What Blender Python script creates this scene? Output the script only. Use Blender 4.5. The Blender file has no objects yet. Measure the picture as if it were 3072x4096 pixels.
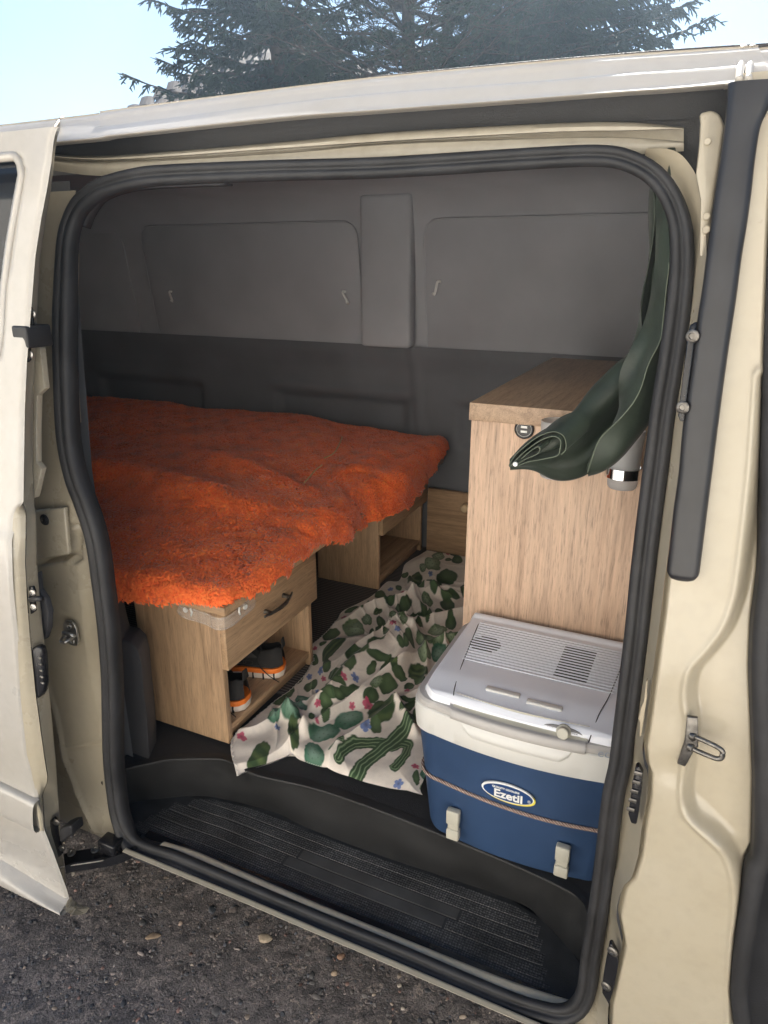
import bpy, bmesh, math, random
import numpy as np
from mathutils import Vector, Matrix, noise
rng = np.random.default_rng(7); random.seed(7)
SC = bpy.context.scene
COL = SC.collection
R = math.radians

# ------------------------------------------------------------------ camera
# van frame: x runs towards the front of the van, y into the van (0 = door rubber), z up from the road
CAM = np.array([0.0, -0.87, 1.58])
_f, _yaw, _pit, _rol = 2797.6, R(-24.654), R(19.521), R(0.0788)
_fw = np.array([math.sin(_yaw)*math.cos(_pit), math.cos(_yaw)*math.cos(_pit), -math.sin(_pit)])
_ri = np.array([math.cos(_yaw), -math.sin(_yaw), 0.0]); _up = np.cross(_ri, _fw)
_r2 = math.cos(_rol)*_ri + math.sin(_rol)*_up; _u2 = -math.sin(_rol)*_ri + math.cos(_rol)*_up
cam = bpy.data.cameras.new('camera'); co = bpy.data.objects.new('camera', cam); COL.objects.link(co)
co.matrix_world = Matrix(((_r2[0], _u2[0], -_fw[0], CAM[0]), (_r2[1], _u2[1], -_fw[1], CAM[1]),
                          (_r2[2], _u2[2], -_fw[2], CAM[2]), (0, 0, 0, 1)))
cam.sensor_fit = 'VERTICAL'; cam.sensor_height = 24; cam.lens = 24*_f/4096
cam.clip_start = 0.02; cam.clip_end = 400
SC.camera = co

# ------------------------------------------------------------------ light
SUN = np.array([-0.20, 0.65, 0.73]); SUN /= np.linalg.norm(SUN)
EL = math.asin(SUN[2]); AZ = math.atan2(SUN[0], SUN[1])
w = bpy.data.worlds.new('World'); SC.world = w; w.use_nodes = True
nt = w.node_tree; bg = nt.nodes['Background']
sky = nt.nodes.new('ShaderNodeTexSky'); sky.sky_type = 'NISHITA'; sky.sun_disc = False
sky.sun_elevation = EL; sky.sun_rotation = AZ; sky.air_density = 1.0; sky.dust_density = 0.1; sky.ozone_density = 1.0
nt.links.new(sky.outputs[0], bg.inputs[0]); bg.inputs[1].default_value = 0.05
sl = bpy.data.lights.new('sun', 'SUN'); sl.energy = 5.0; sl.angle = R(0.5); sl.color = (1, .95, .86)
so = bpy.data.objects.new('sun', sl); COL.objects.link(so)
so.rotation_euler = Vector(SUN).to_track_quat('Z', 'Y').to_euler(); so.location = (0, 3, 12)
SC.view_settings.view_transform = 'Standard'; SC.view_settings.look = 'None'
SC.view_settings.gamma = 1; SC.view_settings.exposure = 1.8; SC.view_settings.use_curve_mapping = False
SC.cycles.max_bounces = 8; SC.cycles.diffuse_bounces = 4; SC.cycles.volume_bounces = 0
SC.cycles.transparent_max_bounces = 12
VEIL = 0.0065

# ------------------------------------------------------------------ surveying the photograph
def ray(px, py):
    return ((px-1536)/_f)*_r2 - ((py-2048)/_f)*_u2 + _fw
def U(px, py, x=None, y=None, z=None):
    """point seen at photograph pixel px,py on the plane x=, y= or z="""
    r = ray(px, py)
    if x is not None: t = (x-CAM[0])/r[0]
    elif y is not None: t = (y-CAM[1])/r[1]
    else: t = (z-CAM[2])/r[2]
    return CAM + t*r
def _tab(pts, k=9):
    zz = np.linspace(-0.5, 2.6, 800); yy = np.interp(zz, [p[0] for p in pts], [p[1] for p in pts])
    pad = np.pad(yy, k*2, mode='edge'); ker = np.hanning(4*k+1); ker /= ker.sum()
    yy = np.convolve(pad, ker, 'valid')
    return lambda z, a=zz, b=yy: np.interp(z, a, b)
# body profiles y(z): outer skin, rubber plane, sliding door skin
YO = _tab([(.1, .0), (.3, -.035), (.45, -.055), (.7, -.062), (1.0, -.062), (1.15, -.055), (1.25, -.035), (1.45, .012), (1.78, .085), (2.2, .18)])
YS = _tab([(.3, -.03), (.41, -.022), (.5, -.004), (.6, .0), (1.08, .0), (1.2, .012), (1.4, .05), (1.72, .118), (2.2, .2)])
YD = _tab([(.1, -.10), (.25, -.125), (.45, -.145), (.7, -.15), (1.05, -.15), (1.13, -.146), (1.2, -.128), (1.3, -.105), (1.5, -.06), (1.72, -.012), (2.2, .1)], 5)
def US(px, py, fy, off=0.0):
    z = 1.0
    for _ in range(40):
        p = U(px, py, y=float(fy(z))+off); z = .5*z+.5*p[2]
    return p
def PL(pts, fy, off=0.0): return np.array([US(a, b, fy, off) for a, b in pts])
def resample(P, n, spline=True):
    P = np.asarray(P, float)
    if spline and len(P) > 2:
        Q = [P[0]]
        for i in range(len(P)-1):
            p0 = P[max(i-1, 0)]; p1 = P[i]; p2 = P[i+1]; p3 = P[min(i+2, len(P)-1)]
            for t in np.linspace(0, 1, 9)[1:]:
                Q.append(.5*((2*p1)+(-p0+p2)*t+(2*p0-5*p1+4*p2-p3)*t*t+(-p0+3*p1-3*p2+p3)*t**3))
        P = np.array(Q)
    d = np.r_[0, np.cumsum(np.linalg.norm(np.diff(P, axis=0), axis=1))]
    s = np.linspace(0, d[-1], n)
    return np.stack([np.interp(s, d, P[:, k]) for k in range(3)], 1)

# ------------------------------------------------------------------ mesh helpers
def tag(o, label=None, cat=None, group=None, kind=None):
    if label: o['label'] = label
    if cat: o['category'] = cat
    if group: o['group'] = group
    if kind: o['kind'] = kind
    return o
def empty(name, loc=(0, 0, 0)):
    o = bpy.data.objects.new(name, None); COL.objects.link(o); o.location = loc; o.empty_display_size = .05
    return o
def WM(o):
    return o.matrix_basis if o.parent is None else WM(o.parent) @ o.matrix_parent_inverse @ o.matrix_basis
def wire(o, name, parent=None):
    COL.objects.link(o)
    if parent is not None:
        o.parent = parent; o.matrix_parent_inverse = WM(parent).inverted()
    return o
def mesh(name, V, F, mat, parent=None, smooth=False, auto=None):
    me = bpy.data.meshes.new(name)
    V = np.asarray(V, float)
    if isinstance(F, np.ndarray):
        n, k = F.shape
        me.vertices.add(len(V)); me.vertices.foreach_set('co', V.ravel())
        me.loops.add(n*k); me.loops.foreach_set('vertex_index', F.astype(np.int32).ravel())
        me.polygons.add(n); me.polygons.foreach_set('loop_start', np.arange(n, dtype=np.int32)*k)
        try: me.polygons.foreach_set('loop_total', np.full(n, k, np.int32))
        except Exception: pass
        me.update(calc_edges=True)
    else:
        me.from_pydata([tuple(v) for v in V], [], [list(f) for f in F]); me.update()
    me.materials.append(mat)
    if smooth or auto:
        me.polygons.foreach_set('use_smooth', np.ones(len(me.polygons), bool))
        if auto: 
            bm = bmesh.new(); bm.from_mesh(me)
            for e in bm.edges:
                if len(e.link_faces) == 2 and e.calc_face_angle(0) > R(auto): e.smooth = False
            bm.to_mesh(me); bm.free()
    o = bpy.data.objects.new(name, me)
    return wire(o, name, parent)
def bmobj(name, bm, mat, parent=None, auto=35, smooth=True):
    me = bpy.data.meshes.new(name)
    bmesh.ops.recalc_face_normals(bm, faces=bm.faces)
    for f in bm.faces: f.smooth = smooth
    for e in bm.edges:
        if len(e.link_faces) == 2 and e.calc_face_angle(0) > R(auto): e.smooth = False
    bm.to_mesh(me); bm.free()
    for m in (mat if isinstance(mat, (list, tuple)) else [mat]): me.materials.append(m)
    return wire(bpy.data.objects.new(name, me), name, parent)
def grid_faces(nr, nc, close_c=False):
    i = np.arange(nr-1)[:, None]*nc; jn = nc if close_c else nc-1
    j = np.arange(jn)[None, :]; j2 = (j+1) % nc
    return np.stack([(i+j).ravel(), (i+j2).ravel(), (i+nc+j2).ravel(), (i+nc+j).ravel()], 1)
def grid(name, P, mat, parent=None, smooth=True, close_c=False, auto=None):
    P = np.asarray(P); nr, nc = P.shape[:2]
    return mesh(name, P.reshape(-1, 3), grid_faces(nr, nc, close_c), mat, parent, smooth, auto)
def loft(name, lines, mat, parent=None, n=60, sub=1, spline=True, smooth=True, auto=None):
    L = [resample(l, n, spline) for l in lines]
    if sub > 1:
        L = np.array(L); out = []
        t = np.linspace(0, len(L)-1, (len(L)-1)*sub+1)
        for u in t:
            i = min(int(u), len(L)-2); a = u-i
            p0 = L[max(i-1, 0)]; p1 = L[i]; p2 = L[i+1]; p3 = L[min(i+2, len(L)-1)]
            out.append(.5*((2*p1)+(-p0+p2)*a+(2*p0-5*p1+4*p2-p3)*a*a+(-p0+3*p1-3*p2+p3)*a**3))
        L = out
    return grid(name, np.array(L), mat, parent, smooth, auto=auto)
def box(name, lo, hi, mat, parent=None, bev=.0015, seg=2, rot=None, piv=None):
    bm = bmesh.new(); bmesh.ops.create_cube(bm, size=1)
    lo = Vector(lo); hi = Vector(hi)
    for v in bm.verts: v.co = Vector([(lo[k]+hi[k])/2+v.co[k]*(hi[k]-lo[k]) for k in range(3)])
    if bev: bmesh.ops.bevel(bm, geom=bm.edges[:], offset=bev, segments=seg, profile=.5, affect='EDGES')
    if rot is not None:
        p = Vector(piv if piv is not None else (lo+hi)/2)
        bmesh.ops.transform(bm, matrix=Matrix.Translation(p) @ rot.to_4x4() @ Matrix.Translation(-p), verts=bm.verts)
    return bmobj(name, bm, mat, parent, auto=50)
def frames(P, up, closed=False):
    P = np.asarray(P, float); n = len(P)
    T = (np.roll(P, -1, 0)-np.roll(P, 1, 0)) if closed else np.gradient(P, axis=0)
    T /= np.linalg.norm(T, axis=1)[:, None]+1e-12
    D = np.broadcast_to(np.asarray(up, float), P.shape).copy()
    D -= (D*T).sum(1)[:, None]*T; D /= np.linalg.norm(D, axis=1)[:, None]+1e-12
    return T, D, np.cross(T, D)
def sweep(name, P, prof, up, mat, parent=None, closed=False, caps=True, scale=None, smooth=True, auto=None):
    """prof: list of (side, up) points, closed section"""
    P = np.asarray(P, float); T, D, S = frames(P, up, closed); pr = np.asarray(prof, float)
    sc = np.ones(len(P)) if scale is None else np.asarray(scale)
    V = P[:, None, :]+(S[:, None, :]*pr[None, :, 0, None]+D[:, None, :]*pr[None, :, 1, None])*sc[:, None, None]
    n, k = V.shape[:2]; F = grid_faces(n, k, True).tolist()
    if closed:
        a = (n-1)*k
        F += [[a+j, a+(j+1) % k, (j+1) % k, j] for j in range(k)]
    elif caps:
        F += [list(range(k))[::-1], [(n-1)*k+j for j in range(k)]]
    return mesh(name, V.reshape(-1, 3), F, mat, parent, smooth, auto)
def circ(r, n=10, rx=None): return [(r*math.cos(2*math.pi*i/n), (rx or r)*math.sin(2*math.pi*i/n)) for i in range(n)]
def tube(name, P, r, mat, parent=None, up=(0.1, 0.2, 1), n=10, **k): return sweep(name, P, circ(r, n), up, mat, parent, **k)
def disc_stack(name, c, axis, prof, mat, parent=None, n=20, xdir=None, sx=1, sy=1, smooth=True, auto=40):
    """lathe: prof = [(radius, height)], capped"""
    a = Vector(axis).normalized(); u = Vector(xdir) if xdir is not None else a.orthogonal(); u = (u-a*u.dot(a)).normalized(); v = a.cross(u)
    c = Vector(c); V = []; 
    for r, h in prof:
        for i in range(n):
            t = 2*math.pi*i/n; V.append(c+u*(r*sx*math.cos(t))+v*(r*sy*math.sin(t))+a*h)
    F = grid_faces(len(prof), n, True).tolist(); F += [list(range(n))[::-1], [(len(prof)-1)*n+i for i in range(n)]]
    return mesh(name, V, F, mat, parent, smooth, auto)
def plate(name, pts, thick, mat, parent=None, normal=None, bev=.001, auto=45):
    """extrude a (nearly planar) outline by the vector thick"""
    bm = bmesh.new(); vs = [bm.verts.new(p) for p in pts]; f = bm.faces.new(vs)
    r = bmesh.ops.extrude_face_region(bm, geom=[f])
    ve = [g for g in r['geom'] if isinstance(g, bmesh.types.BMVert)]
    bmesh.ops.translate(bm, verts=ve, vec=Vector(thick))
    if bev:
        bmesh.ops.recalc_face_normals(bm, faces=bm.faces)
        es = [e for e in bm.edges if len(e.link_faces) == 2 and e.calc_face_angle(0) > R(30)]
        bmesh.ops.bevel(bm, geom=es, offset=bev, segments=2, profile=.5, affect='EDGES')
    return bmobj(name, bm, mat, parent, auto=auto)
def sd_poly(X, Z, poly):
    """signed distance (negative inside) from points to a polygon in (x,z)"""
    poly = np.asarray(poly); d = np.full(X.shape, 1e9); ins = np.zeros(X.shape, bool); n = len(poly)
    for i in range(n):
        a = poly[i]; b = poly[(i+1) % n]; e = b-a
        t = np.clip(((X-a[0])*e[0]+(Z-a[1])*e[1])/(e@e+1e-12), 0, 1)
        d = np.minimum(d, np.hypot(X-a[0]-t*e[0], Z-a[1]-t*e[1]))
        c = ((a[1] > Z) != (b[1] > Z)) & (X < (b[0]-a[0])*(Z-a[1])/((b[1]-a[1])+1e-12)+a[0]); ins ^= c
    return np.where(ins, -d, d)
def sst(x): x = np.clip(x, 0, 1); return x*x*(3-2*x)
def vnoise(P, f, seed=0, octv=3):
    out = np.empty(len(P))
    for i, p in enumerate(P): out[i] = noise.fractal(Vector((p[0]*f+seed, p[1]*f+seed*.7, p[2]*f)), 1.0, 2.0, octv)
    return out
def fnoise(x, y, f, seed, n=14):
    """cheap smooth noise: a sum of random plane waves"""
    g = np.random.default_rng(seed); o = np.zeros(np.shape(x))
    for i in range(n):
        a = g.uniform(0, 2*math.pi); k = f*g.uniform(.6, 1.8); o = o+np.sin(k*(x*math.cos(a)+y*math.sin(a))+g.uniform(0, 6.28))
    return o/math.sqrt(n)

# ------------------------------------------------------------------ materials
def newmat(name):
    m = bpy.data.materials.new(name); m.use_nodes = True; n = m.node_tree
    return m, n, n.nodes['Principled BSDF']
def N(n, t, **k):
    o = n.nodes.new(t)
    for a, b in k.items():
        if a.startswith('i_'):
            key = a[2:]; o.inputs[int(key) if key.isdigit() else key].default_value = b
        else: setattr(o, a, b)
    return o
def ramp(n, fac, stops):
    r = n.nodes.new('ShaderNodeValToRGB'); e = r.color_ramp.elements
    while len(e) < len(stops): e.new(.5)
    for q, (p, c) in zip(e, stops): q.position = p; q.color = (*c, 1) if len(c) == 3 else c
    n.links.new(fac, r.inputs[0]); return r.outputs[0]
def g3(v): return (v, v, v)
def simple(name, col, rough=.5, metal=0, var=.12, scale=30, bump=0, bscale=200, coat=0, spec=.5, sheen=0):
    m, n, b = newmat(name); tc = N(n, 'ShaderNodeTexCoord')
    nz = N(n, 'ShaderNodeTexNoise', i_Scale=scale, i_Detail=5.0); n.links.new(tc.outputs['Object'], nz.inputs['Vector'])
    lo = [max(0, c*(1-var)) for c in col]; hi = [min(1, c*(1+var)) for c in col]
    n.links.new(ramp(n, nz.outputs[0], [(.3, lo), (.7, hi)]), b.inputs['Base Color'])
    rr = N(n, 'ShaderNodeMapRange', i_3=max(.02, rough*.85), i_4=min(1, rough*1.15)); n.links.new(nz.outputs[0], rr.inputs[0]); n.links.new(rr.outputs[0], b.inputs['Roughness'])
    b.inputs['Metallic'].default_value = metal; b.inputs['Specular IOR Level'].default_value = spec
    if coat: b.inputs['Coat Weight'].default_value = coat; b.inputs['Coat Roughness'].default_value = .06
    if sheen: b.inputs['Sheen Weight'].default_value = sheen
    if bump:
        nb = N(n, 'ShaderNodeTexNoise', i_Scale=bscale, i_Detail=3.0); n.links.new(tc.outputs['Object'], nb.inputs['Vector'])
        bp = N(n, 'ShaderNodeBump', i_Strength=bump, i_Distance=.002); n.links.new(nb.outputs[0], bp.inputs['Height']); n.links.new(bp.outputs[0], b.inputs['Normal'])
    return m
def paint(name, col, dirt=.25, rough=.3):
    m, n, b = newmat(name); tc = N(n, 'ShaderNodeTexCoord')
    n1 = N(n, 'ShaderNodeTexNoise', i_Scale=3.5, i_Detail=8.0, i_Roughness=.65); n2 = N(n, 'ShaderNodeTexNoise', i_Scale=60, i_Detail=4.0); n3 = N(n, 'ShaderNodeTexNoise', i_Scale=420)
    for q in (n1, n2, n3): n.links.new(tc.outputs['Object'], q.inputs['Vector'])
    c1 = ramp(n, n1.outputs[0], [(.35, col), (.75, [c*(1-dirt*.55)*k for c, k in zip(col, (1, .97, .9))])])
    c2 = ramp(n, n2.outputs[0], [(.45, g3(1)), (.8, g3(1-dirt*.35))])
    mx = N(n, 'ShaderNodeMixRGB', blend_type='MULTIPLY', i_Fac=1.0); n.links.new(c1, mx.inputs[1]); n.links.new(c2, mx.inputs[2]); n.links.new(mx.outputs[0], b.inputs['Base Color'])
    rr = N(n, 'ShaderNodeMapRange', i_3=rough*.7, i_4=rough*1.6); n.links.new(n1.outputs[0], rr.inputs[0]); n.links.new(rr.outputs[0], b.inputs['Roughness'])
    b.inputs['Coat Weight'].default_value = .6; b.inputs['Coat Roughness'].default_value = .12
    bp = N(n, 'ShaderNodeBump', i_Strength=.04, i_Distance=.001); n.links.new(n3.outputs[0], bp.inputs['Height']); n.links.new(bp.outputs[0], b.inputs['Normal'])
    return m
def wood(name, axis, base=(.48, .315, .185), dark=(.25, .145, .075), seed=0, k=1.0):
    """sonoma oak: fine grain and pores running along the axis, broad cathedral figure"""
    m, n, b = newmat(name); tc = N(n, 'ShaderNodeTexCoord')
    s = [1, 1, 1]; s['xyz'.index(axis)] = .06
    def mp(f, off): 
        q = N(n, 'ShaderNodeMapping'); q.inputs['Scale'].default_value = [f*v for v in s]; q.inputs['Location'].default_value = (off, off*.7, off*1.3)
        n.links.new(tc.outputs['Object'], q.inputs[0]); return q
    m1 = mp(14, seed); f1 = N(n, 'ShaderNodeTexNoise', i_Scale=1.0, i_Detail=3.0, i_Distortion=1.4); n.links.new(m1.outputs[0], f1.inputs['Vector'])
    m2 = mp(400, seed+3); f2 = N(n, 'ShaderNodeTexNoise', i_Scale=1.0, i_Detail=6.0, i_Roughness=.7); n.links.new(m2.outputs[0], f2.inputs['Vector'])
    m4 = mp(95, seed+9); f4 = N(n, 'ShaderNodeTexNoise', i_Scale=1.0, i_Detail=5.0, i_Distortion=.8); n.links.new(m4.outputs[0], f4.inputs['Vector'])
    # cathedral rings
    ml = N(n, 'ShaderNodeMath', operation='MULTIPLY', i_1=22.0*k); n.links.new(f1.outputs[0], ml.inputs[0])
    sn = N(n, 'ShaderNodeMath', operation='SINE'); n.links.new(ml.outputs[0], sn.inputs[0])
    r1 = ramp(n, f1.outputs[0], [(.3, base), (.5, [c*.92 for c in base]), (.62, [a*.6+d*.4 for a, d in zip(base, dark)]), (.75, base)])
    r2 = ramp(n, sn.outputs[0], [(.0, g3(1.04)), (.7, g3(.96)), (1.0, g3(.84))])
    r3 = ramp(n, f2.outputs[0], [(.34, g3(.55)), (.46, g3(.94)), (.7, g3(1.10))])
    r4 = ramp(n, f4.outputs[0], [(.3, g3(.84)), (.6, g3(1.05))])
    c = r1
    for q in (r2, r3, r4):
        mx = N(n, 'ShaderNodeMixRGB', blend_type='MULTIPLY', i_Fac=1.0); n.links.new(c, mx.inputs[1]); n.links.new(q, mx.inputs[2]); c = mx.outputs[0]
    n.links.new(c, b.inputs['Base Color']); b.inputs['Roughness'].default_value = .48
    bp = N(n, 'ShaderNodeBump', i_Strength=.25, i_Distance=.0006); n.links.new(f2.outputs[0], bp.inputs['Height']); n.links.new(bp.outputs[0], b.inputs['Normal'])
    return m
def attr_mat(name, rough=.8, bump=0, bscale=400, sheen=0, attr='Col', var=.0, spec=.5):
    m, n, b = newmat(name); a = N(n, 'ShaderNodeAttribute', attribute_name=attr); tc = N(n, 'ShaderNodeTexCoord')
    c = a.outputs['Color']
    if var:
        nz = N(n, 'ShaderNodeTexNoise', i_Scale=90.0, i_Detail=5.0); n.links.new(tc.outputs['Object'], nz.inputs['Vector'])
        mx = N(n, 'ShaderNodeMixRGB', blend_type='MULTIPLY', i_Fac=1.0); n.links.new(c, mx.inputs[1]); n.links.new(ramp(n, nz.outputs[0], [(.3, g3(1-var)), (.7, g3(1+var))]), mx.inputs[2]); c = mx.outputs[0]
    n.links.new(c, b.inputs['Base Color']); b.inputs['Roughness'].default_value = rough; b.inputs['Specular IOR Level'].default_value = spec
    if sheen: b.inputs['Sheen Weight'].default_value = sheen; b.inputs['Sheen Roughness'].default_value = .4
    if bump:
        nb = N(n, 'ShaderNodeTexNoise', i_Scale=bscale, i_Detail=3.0); n.links.new(tc.outputs['Object'], nb.inputs['Vector'])
        bp = N(n, 'ShaderNodeBump', i_Strength=bump, i_Distance=.002); n.links.new(nb.outputs[0], bp.inputs['Height']); n.links.new(bp.outputs[0], b.inputs['Normal'])
    return m
def setcol(o, C, dom='POINT', name='Col'):
    a = o.data.color_attributes.new(name, 'FLOAT_COLOR', dom); C = np.asarray(C, float)
    if C.shape[1] == 3: C = np.c_[C, np.ones(len(C))]
    a.data.foreach_set('color', C.ravel())

M = {}
M['cream'] = paint('cream_paint', (.43, .385, .30), .18, .25)
M['door'] = paint('door_paint', (.45, .43, .40), .18, .26)
M['roofp'] = paint('roof_paint', (.52, .49, .45), .12, .4)
M['sillp'] = paint('sill_paint', (.42, .36, .26), .6, .4)
M['rubber'] = simple('seal_rubber', (.020, .020, .022), .62, var=.35, scale=22, bump=.12, bscale=300)
M['black'] = simple('black_plastic', (.016, .016, .018), .5, var=.25, bump=.3, bscale=700)
M['cover'] = simple('cover_strip', (.024, .024, .027), .38, var=.2, scale=20)
M['trim'] = simple('grained_trim', (.045, .045, .050), .62, var=.15, scale=8, bump=.35, bscale=600)
M['gloss'] = simple('glossy_black', (.012, .012, .014), .25, var=.2)
M['steel'] = simple('steel', (.42, .41, .39), .38, metal=1, var=.2, scale=60, bump=.2, bscale=500)
M['dsteel'] = simple('dull_steel', (.20, .19, .175), .42, metal=1, var=.35, scale=80, bump=.3, bscale=400)
M['chrome'] = simple('chrome', (.75, .75, .76), .08, metal=1, var=.04)
M['woodz'] = wood('oak_board_upright', 'z'); M['woodz2'] = wood('oak_board_upright_pale', 'z', (.62, .43, .305), (.38, .235, .15), 5.0)
M['woody'] = wood('oak_board_lengthwise', 'y', seed=11.0); M['woodx'] = wood('oak_board_crosswise', 'x', seed=7.0)
M['woodyp'] = wood('oak_worktop', 'y', (.46, .32, .215), (.27, .175, .11), 17.0)

# ================================================================== THE VAN
van = empty('camper_van', (-.5, .9, 0))
tag(van, 'cream van parked with its sliding side door open on a made up bed', 'van')
FZ = .515      # cabin floor
TZ = .40       # step tread
SEAL = [(250, 1363), (259, 1660), (273, 1805), (302, 1928), (330, 2000), (378, 2150), (405, 2330), (426, 2500), (441, 2700), (444, 2864), (447, 3024),
        (458, 3150), (480, 3280), (535, 3385), (700, 3446), (900, 3531), (1231, 3672), (1563, 3807), (2000, 3993), (2150, 4044), (2245, 4062), (2312, 4035), (2348, 3960),
        (2364, 3836), (2389, 3684), (2419, 3475), (2452, 3200), (2482, 3060), (2500, 2920), (2545, 2560), (2572, 2300), (2602, 2048), (2635, 1800),
        (2655, 1640), (2695, 1394), (2722, 1178), (2730, 1024), (2722, 900), (2685, 790), (2620, 702), (2530, 648), (2416, 622), (2184, 628), (1536, 668), (1100, 680),
        (680, 697), (540, 712), (400, 752), (320, 812), (280, 890), (262, 980), (254, 1150)]
sp = PL(SEAL, YS, -.012); sp = resample(np.vstack([sp, sp[:1]]), 420)[:-1]
upv = np.zeros((len(sp), 3)); kz = sst((sp[:, 2]-.40)/.10)
upv[:, 1] = -1*kz-.55*(1-kz); upv[:, 2] = .83*(1-kz)
scl = np.interp(sp[:, 0], [-1.08, -.05], [.98, .70])*np.interp(sp[:, 2], [1.5, 1.66], [1, .78])
prof = [(-.021, -.016), (-.022, .004), (-.017, .012), (-.010, .0145), (-.004, .011), (-.001, .004), (.003, .009), (.009, .013), (.015, .011), (.020, .003), (.021, -.016), (.006, -.022), (-.010, -.022)]
tag(sweep('door_seal', sp, prof, upv, M['rubber'], van, closed=True, scale=scl), 'fat black rubber seal round the door opening')
# pale edge strip of the lining inside the rear run of the seal
q = PL([(296, 1010), (291, 1200), (290, 1394), (295, 1560), (304, 1690)], YS, .012)
sweep('edge_strip', resample(q, 30), [(-.0025, -.01), (-.0025, .006), (.0025, .006), (.0025, -.01)], (0, -1, 0), M['cream'], van)
q = PL([(327, 905), (345, 860), (368, 824), (396, 795), (470, 766), (574, 749), (694, 742), (900, 735)], YS, .02)
sweep('edge_strip', resample(q, 40), [(-.002, -.02), (-.002, .004), (.002, .004), (.002, -.02)], (0, -1, 0), M['trim'], van)

# ---- right jamb between the seal and the face of the B pillar
JA = [(2560, 655), (2610, 680), (2670, 745), (2712, 830), (2736, 920), (2742, 1024), (2735, 1178), (2710, 1394), (2672, 1640), (2650, 1800), (2620, 2048), (2590, 2300), (2562, 2560), (2520, 2920), (2490, 3100), (2462, 3300), (2432, 3518), (2398, 3730), (2380, 3836), (2362, 3963), (2330, 4035), (2260, 4096)]
JB = [(2826, 1024), (2810, 1147), (2789, 1283), (2762, 1480), (2733, 1691), (2715, 1888), (2693, 2048), (2672, 2220), (2656, 2340), (2644, 2452), (2623, 2605), (2603, 2757), (2583, 2910), (2570, 2986), (2578, 3062), (2590, 3092), (2588, 3189), (2567, 3310), (2552, 3424), (2525, 3511), (2490, 3553), (2466, 3659), (2488, 3779), (2465, 3878), (2437, 4005), (2432, 4096), (2440, 4200)]
JBt = [(2897, 505), (2888, 580), (2880, 642), (2862, 751), (2843, 900)]
JT = [(2587, 595), (2663, 595), (2717, 613), (2760, 660), (2778, 700), (2800, 800), (2826, 920)]
la = PL(JA, YS, .002); lb = np.vstack([PL(JT[:4], YS, -.012), PL([(2790, 720), (2815, 860)], YS, -.02), PL(JB, YO)])
loft('door_jamb', [la, .65*resample(la, 60)+.35*resample(lb, 60)+np.array([0, .012, 0]), lb], M['cream'], van, n=220, sub=5)
# upright post carrying the jamb up to the roof rail
pp = [(2795, 452), (2845, 438), (2880, 455), (2899, 500), (2888, 580), (2880, 642), (2862, 751), (2843, 900), (2826, 1030), (2796, 1030), (2800, 800), (2782, 700), (2797, 560), (2800, 490)]
plate('jamb_post', PL(pp, YO, .018), (0, .03, 0), M['cream'], van, bev=.004)
for a, b, r in ((2825, 865, .0045), (2823, 918, .0048), (2830, 635, .004)):
    c = US(a, b-70 if b == 635 else b, YO, .016); disc_stack('plug', c, (0, -1, 0), [(r, -.002), (r, .0012), (r*.8, .0016), (r*.75, .0006), (0.0001, .0006)], M['cream'], van, n=16)

# ---- B pillar: pressed sheet with the deep recess of the front door striker
BE = [(3110, 420), (3105, 700), (3090, 1000), (3075, 1400), (3062, 2048), (3055, 2300), (3030, 2503), (3022, 2706), (3030, 2960), (3035, 3164), (3027, 3424), (3002, 3412+60), (2974, 3624), (2942, 3836), (2931, 3977), (2945, 4096), (2950, 4200)]
zb = PL(JBt+JB, YO); zb = zb[np.argsort(zb[:, 2])]; ze = PL(BE, YO); ze = ze[np.argsort(ze[:, 2])]
nz_, nx_ = 420, 84
Z = np.linspace(.30, 1.775, nz_)
xb = np.interp(Z, zb[:, 2], zb[:, 0]); xe = np.interp(Z, ze[:, 2], ze[:, 0])
t = np.linspace(0, 1, nx_)
X = xb[:, None]*(1-t)+xe[:, None]*t; ZZ = np.repeat(Z[:, None], nx_, 1)
lip = [(3040, 1500), (3011, 1900), (2964, 2300), (2938, 2427), (2898, 2528), (2832, 2615), (2776, 2676), (2756, 2732), (2750, 2808), (2765, 2900), (2756, 3000), (2746, 3090), (2738, 3160), (2748, 3242), (2790, 3296), (2839, 3334), (2903, 3405), (2945, 3518), (2949, 3659), (2938, 3765), (2935, 3900), (2925, 4100)]
pl_ = PL(lip, YO)[:, [0, 2]]; pl_ = resample(np.c_[pl_, np.zeros(len(pl_))], 80)[:, :2]
poly = np.vstack([pl_, [[.9, .3], [.9, 1.6]]])
sd = sd_poly(X, ZZ, poly)
d1 = sst((.002-sd)/.014)
dep = .020*d1*(.35+.65*sst((ZZ-.55)/.25))
ridge = -.0030*np.exp(-((sd-.005)/.0035)**2)
# raised glancing pad low in the recess, shallow dish left of the recess
pc = US(2830, 3318, YO); rot = -.9; dx = X-pc[0]; dz = ZZ-pc[2]; a = dx*math.cos(rot)-dz*math.sin(rot); b_ = dx*math.sin(rot)+dz*math.cos(rot)
pad = -.006*np.exp(-((a/.012)**4))*np.exp(-((b_/.035)**4))
dc = US(2690, 3090, YO); dish = .0045*np.exp(-((X-dc[0])/.02)**2-((ZZ-dc[2])/.02)**2)+.002*np.exp(-((X-US(2700, 2800, YO)[0])/.012)**2-((ZZ-US(2700, 2800, YO)[2])/.08)**2)
edge = .012*sst((.0-(X-xb[:, None])+.008)/.008)+.012*sst(((X-xe[:, None])+.009)/.009)
Y = YO(ZZ)+dep+ridge+pad+dish+edge+.0006*fnoise(X, ZZ, 40, 3)
bp_ = grid('b_pillar', np.stack([X, Y, ZZ], 2), M['cream'], van)
tag(bp_, 'cream pressed steel pillar with a deep striker recess')
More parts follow.
